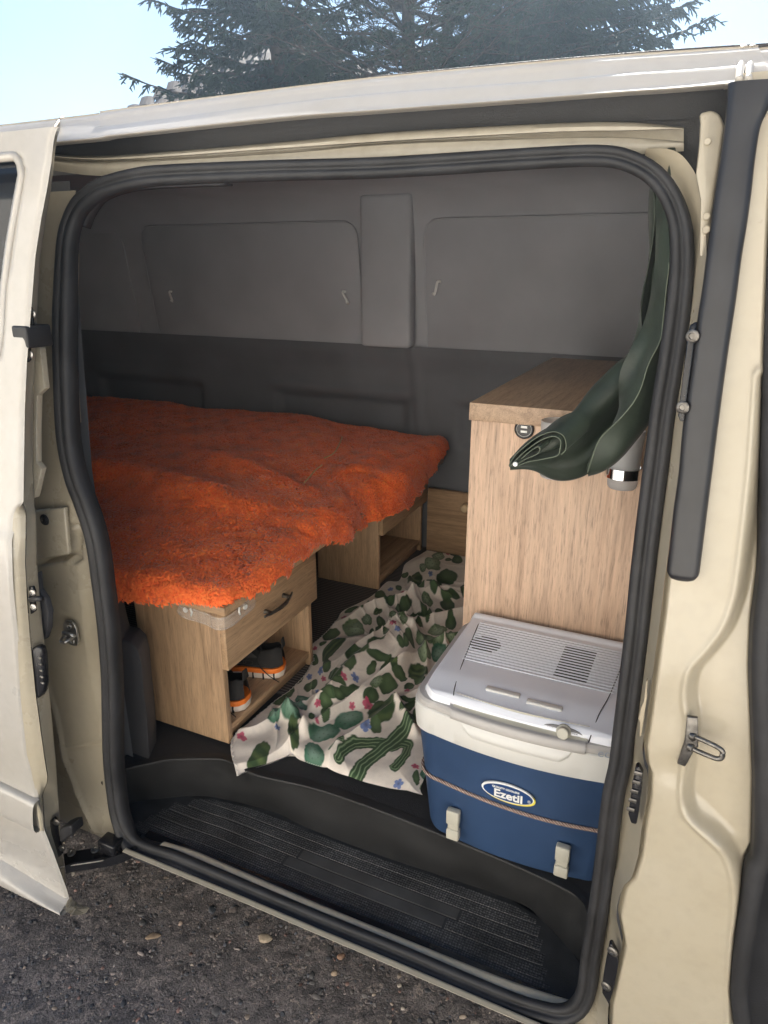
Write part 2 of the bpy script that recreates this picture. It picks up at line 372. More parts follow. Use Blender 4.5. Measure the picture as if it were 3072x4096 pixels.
# black cover strip with its rounded lower end
TL = [(2912, 338), (2905, 420), (2899, 500), (2880, 642), (2862, 751), (2843, 900), (2826, 1024), (2810, 1147), (2789, 1283), (2762, 1480), (2733, 1691), (2715, 1888), (2693, 2048), (2680, 2180), (2669, 2270)]
TR = [(3110, 325), (3078, 425), (3042, 508), (3020, 642), (3006, 769), (2988, 900), (2968, 1024), (2943, 1209), (2906, 1456), (2869, 1734), (2829, 2048), (2810, 2200), (2799, 2285)]
l1 = PL(TL, YO, -.004); l2 = PL(TR, YO, -.004); n = 120
A = resample(l1, n); B = resample(l2, n)
rows = []
for i in range(n):
    r_ = []
    for k, (u, h) in enumerate([(0, .006), (.0, -.004), (.05, -.011), (.2, -.014), (.5, -.015), (.8, -.014), (.95, -.011), (1, -.004), (1, .006)]): r_.append(A[i]*(1-u)+B[i]*u+np.array([0, h, 0]))
    rows.append(r_)
a0, b0 = A[-1], B[-1]; mid = (a0+b0)/2; hw = np.linalg.norm(b0-a0)/2; dn = (A[-1]-A[-4]); dn /= np.linalg.norm(dn)
for s in np.linspace(.08, 1, 14):
    wdt = math.sqrt(max(1-s*s, 0)); r_ = []
    for k, (u, h) in enumerate([(0, .006), (.0, -.004), (.05, -.011), (.2, -.014), (.5, -.015), (.8, -.014), (.95, -.011), (1, -.004), (1, .006)]):
        r_.append(mid+(b0-a0)*(u-.5)*wdt+dn*(s*hw*.8)+np.array([0, h*wdt+.004*(1-wdt), 0]))
    rows.append(r_)
tag(grid('pillar_trim', np.array(rows), M['cover'], van), 'long black plastic cover strip with a rounded foot')
# front door opening at the right edge: seal and dark cabin behind it
es = PL([(a+26, b) for a, b in BE], YO, .004); es = resample(es, 160)
sweep('front_door_seal', es, [(-.012, -.012), (-.010, .006), (0, .012), (.010, .006), (.014, -.012)], (0, -1, 0), M['rubber'], van)
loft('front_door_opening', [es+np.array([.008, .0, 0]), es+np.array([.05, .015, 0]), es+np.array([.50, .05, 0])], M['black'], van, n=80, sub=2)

# striker of the front door
st = empty('door_striker', (0, 0, 0)); st.parent = van; st.matrix_parent_inverse = WM(van).inverted()
sc_ = US(2760, 2958, YO, -.002)
plate('striker_plate', [sc_+np.array(v) for v in [(-.008, 0, .034), (.004, 0, .036), (.008, 0, .012), (.010, 0, -.004), (.005, 0, -.016), (.0, 0, -.037), (-.010, 0, -.036), (-.006, 0, 0)]], (0, -.006, 0), M['dsteel'], st, bev=.0015)
p_ = [sc_+np.array(v) for v in [(.002, -.004, .009), (.014, -.008, .009), (.030, -.012, .007), (.036, -.013, .003), (.036, -.013, -.005), (.031, -.012, -.009), (.014, -.008, -.009), (.0, -.004, -.008)]]
tube('striker_loop', resample(p_, 40), .0032, M['dsteel'], st, up=(0, 0, 1), n=10)
for dz in (.009, -.007): disc_stack('collar', sc_+np.array([.002, -.005, dz]), (1, -.6, 0), [(.0055, -.002), (.0055, .003), (.004, .004)], M['dsteel'], st, n=14)

def screw(parent, c, axis, r=.006, mat=None):
    disc_stack('screw', c, axis, [(r, -.001), (r, .0012), (r*.85, .002), (r*.5, .0024), (r*.42, .0010), (.0001, .0010)], mat or M['steel'], parent, n=14)
def pxplate(name, pts, fy, off, th, mat, parent, bev=.0015):
    return plate(name, PL(pts, fy, off), (0, th, 0), mat, parent, bev=bev)
# black latch plates along the jamb
g = pxplate('latch_plate', [(2760, 1300), (2789, 1283), (2770, 1440), (2748, 1600), (2740, 1680), (2722, 1684), (2714, 1660), (2722, 1580), (2735, 1480), (2748, 1360)], YO, -.010, -.007, M['gloss'], van, .002)
screw(g, US(2770, 1345, YO, -.017), (-.3, -1, 0), .0075, M['dsteel']); screw(g, US(2731, 1630, YO, -.017), (-.3, -1, 0), .0075, M['dsteel'])
g = pxplate('contact_plate', [(2546, 3048), (2560, 3045), (2575, 3075), (2570, 3140), (2560, 3220), (2550, 3275), (2528, 3270), (2517, 3235), (2525, 3170), (2535, 3100)], YO, .004, -.012, M['gloss'], van, .002)
for k in range(5): 
    c = US(2552-7.5*k, 3095+36*k, YO, -.010); box('contact', c-np.array([.005, .0004, .003]), c+np.array([.005, .001, .003]), M['dsteel'], g, bev=.0008)
g = pxplate('latch_plate', [(2440, 3757), (2452, 3755), (2475, 3800), (2478, 3830), (2462, 3920), (2440, 3998), (2412, 3950), (2414, 3900), (2428, 3820)], YO, .004, -.010, M['gloss'], van, .002)
screw(g, US(2450, 3806, YO, -.007), (-.3, -1, 0), .0075, M['dsteel']); screw(g, US(2424, 3945, YO, -.007), (-.3, -1, 0), .0075, M['dsteel'])
pxplate('catch_strip', [(2586, 2712), (2592, 2712), (2590, 2780), (2578, 2860), (2568, 2930), (2560, 2935), (2562, 2880), (2556, 2860), (2566, 2820), (2578, 2790)], YO, .006, -.008, M['sillp'], van, .001)

# ---- roof, gutter and the door rail under it
XS = [150, 430, 1100, 1536, 2184, 2500, 2735, 3072, 3500]
def hl(ys, y): return np.array([U(a, b, y=y) for a, b in zip(XS, ys)])
gut = [578, 546, 474, 440, 392, 367.6, 352, 322, 288]; cre = [532, 505, 420, 375, 326, 297, 282, 255, 222]; sil = [487, 446, 360, 310, 250, 224, 208, 185, 150]
L0 = hl([g_+2 for g_ in gut], .088)+np.array([0, .02, 0])
L1 = hl(gut, .084); L1b = hl([g_-16 for g_ in gut], .088)
L2 = hl([c_+3 for c_ in cre], .101); L2b = hl([c_-5 for c_ in cre], .105); L2c = hl([.5*c_+.5*s_ for c_, s_ in zip(cre, sil)], .114); L3 = hl(sil, .127)
L4 = L3+np.array([0, .04, .007]); L5 = L3+np.array([0, .4, .05]); L6 = L3+np.array([0, 1.45, .03])
ext = lambda L, dx: np.vstack([L[:1]+np.array([-dx, 0, 0]), L, L[-1:]+np.array([dx, 0, 0])])
tag(loft('roof', [ext(l, 1.6) for l in (L0, L1, L1b, L2, L2b, L2c, L3, L4, L5, L6)], M['roofp'], van, n=160, sub=4, auto=50), 'cream roof edge with a pressed crease above the door')
# joint ribs across the roof edge at the right, seam at the left
for px in (2962, 2998):
    f_ = (px-2700)/372
    pts = [U(px-6, 340+(-6)*f_-12, y=.079), U(px, 270, y=.102), U(px+3, 258, y=.112), U(px+8, 205, y=.135), U(px+12, 192, y=.142)]
    tube('roof_rib', resample(pts, 20), .0045, M['roofp'], van, n=8)
tube('roof_seam', resample([U(214, 516, y=.09), U(222, 505, y=.10), U(240, 478, y=.13), U(252, 471, y=.142)], 12), .003, M['sillp'], van, n=6)
tube('roof_moulding', resample([U(a, b+5, y=.19)+np.array([0, 0, .002]) for a, b in ((1500, 313), (2110, 256), (2703, 208), (3072, 185), (3300, 165))], 60), .003, M['trim'], van, n=8)
rl = [hl([g_+3 for g_ in gut], .088), hl([g_+3 for g_ in gut], .15), hl([612, 622, 570, 530, 494, 484, 476, 440, 400], .155)]
tag(loft('door_rail', rl, M['black'], van, n=100, sub=2, auto=40), 'black upper guide rail under the gutter')
C_ = [612, 622, 570, 530, 494, 488, 508, 440, 400]; D_ = [620, 638, 594, 564, 528, 521, 513, 480, 440]; E_ = [628, 648, 612, 576, 551, 549, 566, 520, 500]; F_ = [640, 675, 650, 622, 588, 590, 575, 620, 640]
keep = lambda L: L[:7]
M['cream_dim'] = paint('cream_paint_shaded', (.36, .33, .27), .4, .5)  # the body's cream, darkened to put the gutter's shade into the colour
loft('rail_flange', [keep(hl(C_, .155)), keep(hl([a+4 for a in C_], .138)), keep(hl(D_, .134)), keep(hl([a+4 for a in D_], .150))], M['cream_dim'], van, n=100, sub=2, auto=40)
loft('rail_flange', [keep(hl([a+4 for a in D_], .150)), keep(hl(E_, .148)), keep(hl([a+4 for a in E_], .130)), keep(hl(F_, .126)), keep(hl([a+30 for a in F_], .13))], M['cream_dim'], van, n=100, sub=2, auto=40)
loft('rail_cover', [hl([612, 622, 570, 530, 494, 480, 462, 430, 390], .158)[4:], hl([640, 640, 640, 640, 640, 650, 700, 760, 760], .154)[4:]], M['black'], van, n=20, sub=2)

# ---- C pillar, the jamb behind the sliding door
CS = [(262, 760), (236, 860), (222, 940), (214, 1100), (214, 1363), (226, 1672), (242, 1814), (264, 1950), (290, 2010), (341, 2148), (372, 2346), (391, 2494), (408, 2679), (414, 2864), (418, 3024), (440, 3133), (455, 3318), (470, 3400)]
zc = PL(CS, YS); zc[:, 0] += .021; zc = zc[np.argsort(zc[:, 2])]
Z = np.linspace(.28, 1.70, 420); xr = np.interp(Z, zc[:, 2], zc[:, 0]); nx_ = 110
t = np.linspace(0, 1, nx_)**.8; X = xr[:, None]*(1-t)+(-1.62)*t; ZZ = np.repeat(Z[:, None], nx_, 1)
Y = YS(ZZ)+.004
diag = PL([(205, 2860), (225, 2960), (240, 3040), (290, 3180), (340, 3290), (375, 3360)], YS)[:, [0, 2]]
poly = np.vstack([[[-1.7, 1.0]], diag[:1]+[-.02, .15], diag, [[-1.7, .3]]]); sd = sd_poly(X, ZZ, poly)
Y = Y+.055*sst((.004-sd)/.012)-.006*np.exp(-((sd-.010)/.006)**2)
slot = PL([(268, 2100), (296, 2104), (306, 2125), (310, 2240), (300, 2256), (280, 2256), (270, 2240), (150, 2262), (150, 2240), (262, 2215)], YS)[:, [0, 2]]
sd = sd_poly(X, ZZ, slot); Y += .022*sst((.003-sd)/.006)
st_l = PL([(318, 2330), (330, 2480), (345, 2570), (360, 2700), (395, 2860), (404, 3000)], YS); sx = np.interp(ZZ, st_l[::-1, 2], st_l[::-1, 0])
Y += .005*sst((X-sx)/.006)*sst((ZZ-.5)/.04)*sst((1.2-ZZ)/.1)
hb = PL([(255, 2992), (330, 2980), (408, 2962)], YS); hz = np.interp(X, hb[:, 0], hb[:, 2]); Y += -.003*np.exp(-((ZZ-hz)/.003)**2)*sst((X-hb[0, 0])/.01)+.0035*np.exp(-((ZZ-hz+.006)/.0025)**2)*sst((X-hb[0, 0])/.01)
for (a, b, r_) in ((186, 2346, .006), (246, 2447, .005), (234, 2486, .005), (312, 2432, .005), (228, 2534, .005)):
    c = US(a, b, YS); Y += .0018*np.exp(-(((X-c[0])**2+(ZZ-c[2])**2)/r_**2))
Y += .0008*fnoise(X, ZZ, 25, 5); Y = np.where(ZZ < .385, np.maximum(Y, YS(ZZ)+.004+.075*sst((.385-ZZ)/.03)), Y)
tag(grid('c_pillar', np.stack([X, Y, ZZ], 2)[::-1], M['cream'], van), 'cream rear door jamb with striker and seams')
# small square cover with a round button
cv = pxplate('cover_plate', [(137, 2042), (256, 2031), (274, 2218), (146, 2238)], YS, -.012, .010, M['cream'], van, .003)
c = US(179, 2079, YS, -.013); disc_stack('button', c, (0, -1, 0), [(.011, 0), (.0105, .002), (.009, .0005), (.0075, .0002), (.0068, .003), (.005, .0042), (.0035, .002), (.0001, .0015)], M['black'], cv, n=24)
# striker of the sliding door
c = US(290, 2530, YS, -.006); g = empty('door_striker', (0, 0, 0)); g.parent = van; g.matrix_parent_inverse = WM(van).inverted()
ov = [(.0185*math.copysign(abs(math.cos(a))**.75, math.cos(a)), 0, .028*math.copysign(abs(math.sin(a))**.7, math.sin(a))) for a in np.linspace(0, 2*math.pi, 25)[:-1]]
plate('striker_plate', [c+np.array(v) for v in ov], (0, -.005, 0), M['steel'], g, bev=.001)
screw(g, c+np.array([.0, -.0055, .017]), (0, -1, 0), .0062); screw(g, c+np.array([.002, -.0055, -.017]), (0, -1, 0), .0062)
tube('striker_bridge', resample([c+np.array(v) for v in [(-.014, -.008, -.004), (-.011, -.012, .003), (-.004, -.013, .004), (.004, -.013, .004), (.011, -.012, .003), (.014, -.008, -.003)]], 24), .0038, M['steel'], g)
tube('striker_loop', resample([c+np.array(v) for v in [(-.010, -.006, -.004), (-.008, -.020, -.006), (-.002, -.028, -.007), (.008, -.030, -.005), (.013, -.022, -.003), (.013, -.006, -.002)]], 30), .0032, M['steel'], g)

# ---- the sliding door itself, pushed back along the side
door = empty('sliding_door', (0, 0, 0)); door.parent = van; door.matrix_parent_inverse = WM(van).inverted()
tag(door, 'cream sliding door slid back along the van side')
D1 = [(216, 506), (204, 537), (196, 583), (190, 646), (173, 755), (150, 870), (126, 1024), (114, 1180), (102, 1333), (92, 1456), (84, 1641), (80, 1900), (79, 2012), (60, 2035), (47, 2062), (42, 2140), (43, 2216), (50, 2400), (62, 2555), (77, 2802), (102, 3024), (113, 3060), (133, 3152), (150, 3225), (166, 3325), (200, 3410), (229, 3490), (255, 3560), (272, 3617)]
D2 = [(222, 508), (210, 540), (201, 590), (195, 650), (178, 760), (155, 874), (132, 1026), (120, 1182), (109, 1335), (99, 1460), (90, 1643), (86, 1900), (88, 2012), (100, 2040), (103, 2062), (102, 2150), (100, 2250), (108, 2400), (120, 2555), (142, 2772), (176, 3024), (190, 3110), (186, 3135), (168, 3180), (178, 3325), (212, 3420), (238, 3500), (256, 3570), (274, 3622)]
D3 = [(228, 515), (214, 560), (206, 620), (204, 660), (196, 760), (178, 874), (158, 1026), (150, 1182), (142, 1380), (136, 1500), (132, 1643), (132, 1900), (138, 2012), (142, 2040), (144, 2062), (146, 2150), (148, 2250), (160, 2400), (176, 2555), (197, 2772), (222, 3024), (228, 3110), (232, 3180), (236, 3240), (242, 3325), (250, 3420), (257, 3480), (258, 3540), (250, 3600)]
d1 = PL(D1, YD); d2 = PL(D2, YD, .018); d3 = PL(D3, YD, .055)
o1 = d1[np.argsort(d1[:, 2])]
Z = np.linspace(d1[-1, 2]-.004, d1[0, 2], 360); xd = np.interp(Z, o1[:, 2], o1[:, 0]); t = np.linspace(0, 1, 60)**1.6
X = (xd[:, None]+.0025)*(1-t)+(-1.95)*t; ZZ = np.repeat(Z[:, None], 60, 1)
Y = YD(ZZ)+.005*sst(1-(xd[:, None]+.0025-X)/.006)
Y += .006*np.exp(-((ZZ-1.165)/.012)**2)*0 - .004*sst((1.16-ZZ)/.02)*sst((ZZ-.9)/.2)
wz0 = 1.19; WX = U(85, 640, y=YD(1.69))[0]
# window opening cut out of the skin
def winring(grow):
    a = PL([(36+grow*.8, 980), (60+grow, 840), (86+grow, 700), (78+grow, 650-grow*.5), (60+grow*.5, 624-grow)], YD); b_ = PL([(-60, 1500+grow), (-10+grow*.7, 1420+grow*.7), (4+grow*.8, 1330), (14+grow*.8, 1150)], YD)
    z1, z0 = a[-1, 2], b_[0, 2]; return np.vstack([a, [[-1.90-grow*.0005, YD(z1), z1]], [[-1.90-grow*.0005, YD(z0), z0]], b_])
wp = winring(0)[:, [0, 2]]
sdw = sd_poly(X, ZZ, wp); Y += .010*sst((.004-sdw)/.006)
V = np.stack([X, Y, ZZ], 2).reshape(-1, 3); F = grid_faces(360, 60); cen = sdw.reshape(-1)[F].max(1); F = F[cen > -.001]
tag(mesh('door_skin', V[:, :], F[:, ::-1], M['door'], door, True), 'pale outer skin of the sliding door')
M['glass'] = simple('tinted_glass', (.008, .010, .014), .03, var=.05, spec=.35)
q = [p + np.array([0, .013, 0]) for p in winring(14)]
gk = PL([(86, 700), (78, 650), (60, 624), (-200, 600)], YD, -.001)[::-1]; gk2 = PL([(86, 700), (60, 860), (36, 980), (14, 1150), (4, 1330), (-60, 1500), (-300, 1620)], YD, -.001)
gk = winring(0)+np.array([0, -.001, 0]); gk = resample(np.vstack([gk, gk[:1]]), 400, False)[:-1]; gk[:, 1] = YD(gk[:, 2])-.001
sweep('window_gasket', gk, [(-.0065, -.012), (-.0065, .001), (0, .003), (.0065, .001), (.0065, -.012)], (0, -1, 0), M['door'], door, closed=True)
plate('door_window', q, (0, .005, 0), M['glass'], door, bev=0)
loft('door_flange', [d1+np.array([0, .003, 0]), .5*(d1+d2)+np.array([.0015, 0, 0]), d2], M['cream'], door, n=260, sub=3, spline=False)
loft('door_edge', [d2+np.array([0, .002, 0]), .5*(d2+d3)+np.array([0, .008, 0]), d3], M['cream'], door, n=260, sub=3, spline=False)
q = d3+np.array([-.001, .0, 0]); loft('door_lining', [q, q+np.array([-.02, .012, 0]), q+np.array([-.25, .012, 0])], M['cream'], door, n=120, sub=1, spline=False)
# inner panel edge with its scalloped outline
q = PL([(146, 1300), (150, 1380), (160, 1394), (177, 1555), (148, 1582), (145, 1700), (145, 1851), (165, 1876), (137, 1993), (120, 1993), (110, 1300)], YD, .062)
plate('inner_panel', q, (0, .012, 0), M['cream'], door, bev=.001)
q = PL([(148, 2290), (152, 2360), (180, 2400), (194, 2450), (190, 2520), (176, 2560), (160, 2560), (145, 2300)], YD, .062); plate('inner_buffer', q, (0, .012, 0), M['trim'], door, bev=.001)
# plastic moulding low on the door, turned-out sill lip
m1 = [(-900, 2735), (0, 3133), (149, 3205)]; m2 = [(-900, 2850), (0, 3245), (160, 3322)]
ma = PL(m1, YD, -.004); mb = PL(m2, YD, -.004)
loft('side_moulding', [ma+np.array([0, .006, .0]), ma+np.array([0, -.006, -.001]), .8*ma+.2*mb+np.array([0, -.012, 0]), .25*ma+.75*mb+np.array([0, -.014, 0]), mb+np.array([0, -.008, .001]), mb+np.array([0, .006, 0])], M['door'], door, n=40, sub=3, spline=False)
e1, e2 = PL([(149, 3205), (172, 3260), (176, 3325)], YD, -.014), PL([(149, 3205), (158, 3262), (160, 3322)], YD, .004)
loft('moulding_end', [e2, e1, PL([(149, 3205), (150, 3262), (160, 3322)], YD, -.016)], M['cream'], door, n=16, sub=1, spline=False)
s1 = PL([(-900, 3095), (0, 3440), (272, 3605)], YD, -.001); 
s2 = np.array([U(-900, 3170, y=-.145), U(0, 3517, y=-.145), U(268, 3645, y=-.145)])
loft('door_sill', [s1+np.array([0, .004, .004]), s1+np.array([0, -.010, -.004]), .55*s1+.45*s2+np.array([0, -.020, 0]), s2+np.array([0, -.014, .002]), s2+np.array([0, -.002, -.002]), s2+np.array([0, .008, .0]), s2+np.array([0, .012, .004])], M['door'], door, n=40, sub=4, spline=False)
tp = [U(266, 3608, y=-.15), U(272, 3622, y=-.135), U(300, 3640, y=-.11), U(345, 3652, y=-.09), U(330, 3660, y=-.10), U(290, 3662, y=-.125), U(262, 3648, y=-.15)]
plate('sill_tip', tp, (0, .012, .004), M['cream'], door, bev=.001)
# hardware on the leading edge of the door
g = pxplate('guide_block', [(116, 1228), (130, 1225), (141, 1250), (139, 1310), (130, 1370), (127, 1400), (128, 1440), (118, 1450), (103, 1446), (98, 1420), (102, 1340)], YD, .022, -.006, M['gloss'], door, .002)
c = US(146, 1344, YD, .03); box('guide_lug', c-np.array([.020, .030, .017]), c+np.array([.014, .020, .018]), M['black'], g, bev=.004, seg=3)
screw(g, US(129, 1255, YD, .014), (.2, -1, 0), .0068); screw(g, US(119, 1418, YD, .014), (.2, -1, 0), .0068)
g = pxplate('buffer_bracket', [(118, 2342), (140, 2341), (149, 2365), (146, 2400), (150, 2440), (136, 2452), (120, 2450), (109, 2430), (108, 2370)], YD, .030, -.006, M['gloss'], door, .002)
screw(g, US(131, 2371, YD, .022), (.2, -1, 0), .0062); screw(g, US(134, 2428, YD, .022), (.2, -1, 0), .0062)
tube('peg', [US(122, 2398, YD, .022), US(150, 2394, YD, .022), US(168, 2395, YD, .022)], .005, M['black'], g)
g = pxplate('contact_block', [(128, 2584), (150, 2580), (168, 2571), (186, 2578), (194, 2610), (201, 2720), (196, 2755), (186, 2772), (162, 2788), (142, 2778), (132, 2700), (126, 2640)], YD, .034, -.014, M['gloss'], door, .004)
for k in range(5):
    c = US(162+2.6*k, 2633+25*k, YD, .019); disc_stack('contact', c, (0, -1, 0), [(.0028, -.001), (.0026, .001), (.0012, .0022), (.0001, .0024)], M['dsteel'], g, n=10); c = c+np.array([-.0045, 0, 0]); disc_stack('contact', c, (0, -1, 0), [(.0018, -.001), (.0014, .001), (.0001, .0014)], M['dsteel'], g, n=8)
g = pxplate('roller_block', [(208, 3275), (222, 3262), (232, 3270), (236, 3300), (240, 3340), (252, 3380), (256, 3410), (244, 3422), (230, 3405), (216, 3350), (206, 3305)], YD, .040, -.008, M['gloss'], door, .002)
q = [(236, 3318), (262, 3306), (284, 3304), (290, 3340), (270, 3350), (250, 3368), (238, 3368)]; pxplate('wedge', q, YD, .020, .03, M['black'], g, .003)
screw(g, US(226, 3289, YD, .030), (.3, -1, 0), .008, M['dsteel']); screw(g, US(248, 3393, YD, .030), (.3, -1, 0), .007, M['dsteel'])
# lower roller arm running from the door into the sill
arm = [U(258, 3452, z=.385), U(300, 3440, z=.385), U(380, 3428, z=.39), U(450, 3416, z=.395), U(515, 3392, z=.40), U(560, 3372, z=.41)]
sweep('roller_arm', resample(arm, 50), [(-.022, -.010), (-.022, .004), (.018, .004), (.018, .012), (.022, .012), (.022, -.010)], (0, 0, 1), M['gloss'], van, smooth=False)
sweep('arm_edge', resample([p+np.array([0, -.024, .006]) for p in arm[:5]], 40), circ(.0022, 6), (0, 0, 1), M['dsteel'], van)
for a, b in ((286, 3411), (381, 3398)): screw(van, U(a, b, z=.405), (0, -.2, 1), .009, M['dsteel'])
box('arm_head', U(420, 3375, z=.42)-np.array([.012, .01, .02]), U(465, 3375, z=.42)+np.array([.012, .012, .012]), M['gloss'], van, bev=.004)

M['thresh'] = paint('threshold_paint', (.66, .58, .44), .5, .35)
# ---- sill under the door opening
lp = [U(a, b, y=-.052) for a, b in ((500, 3398), (524, 3408), (900, 3564), (1231, 3705), (1563, 3846), (2000, 4035), (2200, 4120), (2480, 4235))]; lp = resample(lp, 80)
def off(L, dy, dz): return L+np.array([0, dy, dz])
loft('sill_lip', [off(lp, .26, -.20), off(lp, .06, -.07), off(lp, -.002, -.006), off(lp, -.005, .001), off(lp, .003, .002), off(lp, .005, -.004), off(lp, .012, -.02)], M['cream'], van, n=80, sub=3, spline=False)
loft('sill_channel', [off(lp, .004, -.012), off(lp, .03, -.016), off(lp, .07, -.010)], M['gloss'], van, n=80, sub=1, spline=False)
th = [U(a, b, z=.424) for a, b in ((640, 3388), (760, 3425), (900, 3486), (1231, 3630), (1563, 3767), (1900, 3905), (2100, 3980), (2290, 4040))]; th = resample(th, 80)
loft('threshold', [off(th, -.010, -.014), off(th, -.009, .0), off(th, -.003, .004), off(th, .010, .004), off(th, .016, .0)], M['thresh'], van, n=80, sub=3, spline=False)

# ---- moulded step: tread with strips of knurling, riser, black rim
M['tread'] = simple('step_plastic', (.036, .036, .036), .55, var=.35, scale=25, bump=.25, bscale=500)
m, n, b = newmat('knurled_step'); M['knurl'] = m
tc = N(n, 'ShaderNodeTexCoord'); vo = N(n, 'ShaderNodeTexVoronoi', i_Scale=190.0); vo.inputs['Randomness'].default_value = .25; n.links.new(tc.outputs['Object'], vo.inputs['Vector'])
nz = N(n, 'ShaderNodeTexNoise', i_Scale=9.0, i_Detail=6.0); n.links.new(tc.outputs['Object'], nz.inputs['Vector'])
cr = ramp(n, vo.outputs['Distance'], [(.25, (.125, .12, .115)), (.5, (.034, .034, .034))]); c2 = ramp(n, nz.outputs[0], [(.35, g3(.6)), (.7, g3(1.7))])
mx = N(n, 'ShaderNodeMixRGB', blend_type='MULTIPLY', i_Fac=1.0); n.links.new(cr, mx.inputs[1]); n.links.new(c2, mx.inputs[2]); n.links.new(mx.outputs[0], b.inputs['Base Color'])
bp = N(n, 'ShaderNodeBump', i_Strength=.9, i_Distance=.0025); bp.invert = True; n.links.new(vo.outputs['Distance'], bp.inputs['Height']); n.links.new(bp.outputs[0], b.inputs['Normal']); b.inputs['Roughness'].default_value = .42
TB = [(440, 3260), (520, 3235), (560, 3220), (610, 3199), (729, 3186), (862, 3189), (1100, 3245), (1231, 3312), (1530, 3425), (2041, 3596), (2168, 3680), (2281, 3800), (2330, 3870)]
tb = np.array([U(a, b_, z=TZ) for a, b_ in TB]); tb[:, 1] = np.minimum(tb[:, 1], .186); tb = tb[3:]; tb = np.vstack([[[-1.085, .03, TZ]], [[-1.075, .075, TZ]], tb, [[-.035, .05, TZ]]])
FE = [(577, 3060), (640, 3046), (700, 3038), (860, 3036), (915, 3046), (1026, 3100), (1298, 3166), (1696, 3312), (2239, 3546), (2352, 3659)]
fe = np.array([U(a, b_, z=FZ) for a, b_ in FE]); fe = np.vstack([[[-1.075, .0, FZ]], [[-1.06, .05, FZ]], fe, [[-.035, .04, FZ]]])
xs = np.linspace(-1.085, -.035, 300); ybk = np.interp(xs, tb[:, 0], tb[:, 1]); yf = np.interp(xs, th[:, 0], th[:, 1])+.008
t = np.linspace(0, 1, 70); X = np.repeat(xs[:, None], 70, 1); Y = yf[:, None]*(1-t)+ybk[:, None]*t
Zt = TZ+.006*np.exp(-((Y-yf[:, None])/.008)**2)
tag(grid('step_tread', np.stack([X, Y, Zt], 2)[::-1], M['tread'], van), 'black moulded entry step')
M['riser'] = simple('riser_plastic', (.017, .017, .0175), .6, var=.4, scale=14, bump=.2, bscale=500)
loft('step_riser', [tb+np.array([0, 0, -.001]), tb*.96+fe[[0, 1, 2, 3, 4, 5, 6, 7, 8, 9, 10, 11, 11]]*.04 if False else resample(tb, 60)+np.array([0, .0015, .006]), resample(fe, 60)+np.array([0, -.0005, -.006]), resample(fe, 60)+np.array([0, -.002, -.001]), resample(fe, 60)+np.array([0, -.001, .0022]), resample(fe, 60)+np.array([0, .003, .0030]), resample(fe, 60)+np.array([0, .018, .0028])], M['riser'], van, n=200, sub=1, auto=30)
y0s = [.024, .050, .077, .104, .131, .157]
def yfr(x): return np.interp(x, th[:, 0], th[:, 1])
for k in range(6):
    segs = [(-1.02+.012*k+.02*(k > 3), -.10-.010*k)]
    if k in (2, 3): segs = [(segs[0][0], -.665+.02*(k == 3)), (-.305+.02*(k == 3), segs[0][1])]
    for a, b_ in segs:
        xx = np.linspace(a, b_, 90); ya = yfr(xx)*.6+y0s[k]; yb = ya+.0242
        lim = np.interp(xx, tb[:, 0], tb[:, 1])-.008; yb = np.minimum(yb, lim); ya = np.minimum(ya, yb-.0005)
        rows = [np.c_[xx, ya, xx*0+TZ+.0005], np.c_[xx, ya+.0008, xx*0+TZ+.0020], np.c_[xx, yb-.0008, xx*0+TZ+.0020], np.c_[xx, yb, xx*0+TZ+.0005]]
        grid('tread_strip', np.array(rows), M['knurl'], van, auto=20)
M['panel'] = simple('worn_step_panel', (.075, .073, .07), .5, var=.3, scale=18)
for k in (2, 3):
    a, b_ = -.660+.02*(k == 3), -.310+.02*(k == 3); xx = np.linspace(a, b_, 40); ya = yfr(xx)*.6+y0s[k]; yb = ya+.0242
    grid('tread_panel', np.array([np.c_[xx, ya, xx*0+TZ+.0005], np.c_[xx, ya+.0008, xx*0+TZ+.0024], np.c_[xx, yb-.0008, xx*0+TZ+.0024], np.c_[xx, yb, xx*0+TZ+.0005]]), M['panel'], van, auto=20)
# rolled front rim of the step liner
rm = np.array([U(a, b_, z=.408) for a, b_ in ((550, 3345), (620, 3378), (760, 3400), (900, 3455), (1231, 3600), (1563, 3742), (1900, 3868), (1968, 3888))])
sweep('step_rim', resample(rm, 70), [(-.006, -.008), (-.005, .003), (0, .005), (.006, .003), (.007, -.008)], (0, 0, 1), M['tread'], van)
# plastic lining of the rear end of the step
q = [U(a, b_, y=.10) for a, b_ in ((380, 2300), (452, 2440), (482, 2562), (522, 2570), (552, 2600), (566, 2660), (576, 2770), (588, 2880), (594, 2970), (596, 3075), (560, 3130), (475, 3135), (430, 2900))]
plate('step_side_panel', q, (-.03, .06, 0), M['trim'], van, bev=.004)

# ---- cabin shell
M['floor'] = simple('floor_mat', (.022, .022, .024), .85, var=.3, scale=120, bump=.6, bscale=900)
m, n, b = newmat('ribbed_carpet'); M['carpet'] = m; tc = N(n, 'ShaderNodeTexCoord')
wv = N(n, 'ShaderNodeTexWave', wave_type='BANDS', bands_direction='Y', i_Scale=28.0, i_Distortion=.6); n.links.new(tc.outputs['Object'], wv.inputs['Vector'])
n.links.new(ramp(n, wv.outputs[0], [(.2, (.03, .028, .027)), (.8, (.15, .13, .12))]), b.inputs['Base Color']); b.inputs['Roughness'].default_value = .9
bp = N(n, 'ShaderNodeBump', i_Strength=.8, i_Distance=.003); n.links.new(wv.outputs[0], bp.inputs['Height']); n.links.new(bp.outputs[0], b.inputs['Normal'])
fx = np.linspace(-2.95, .9, 200); fyb = np.interp(fx, fe[:, 0], fe[:, 1])+.010; fyb[fx < -1.075] = .10; fyb[fx > -.04] = .10
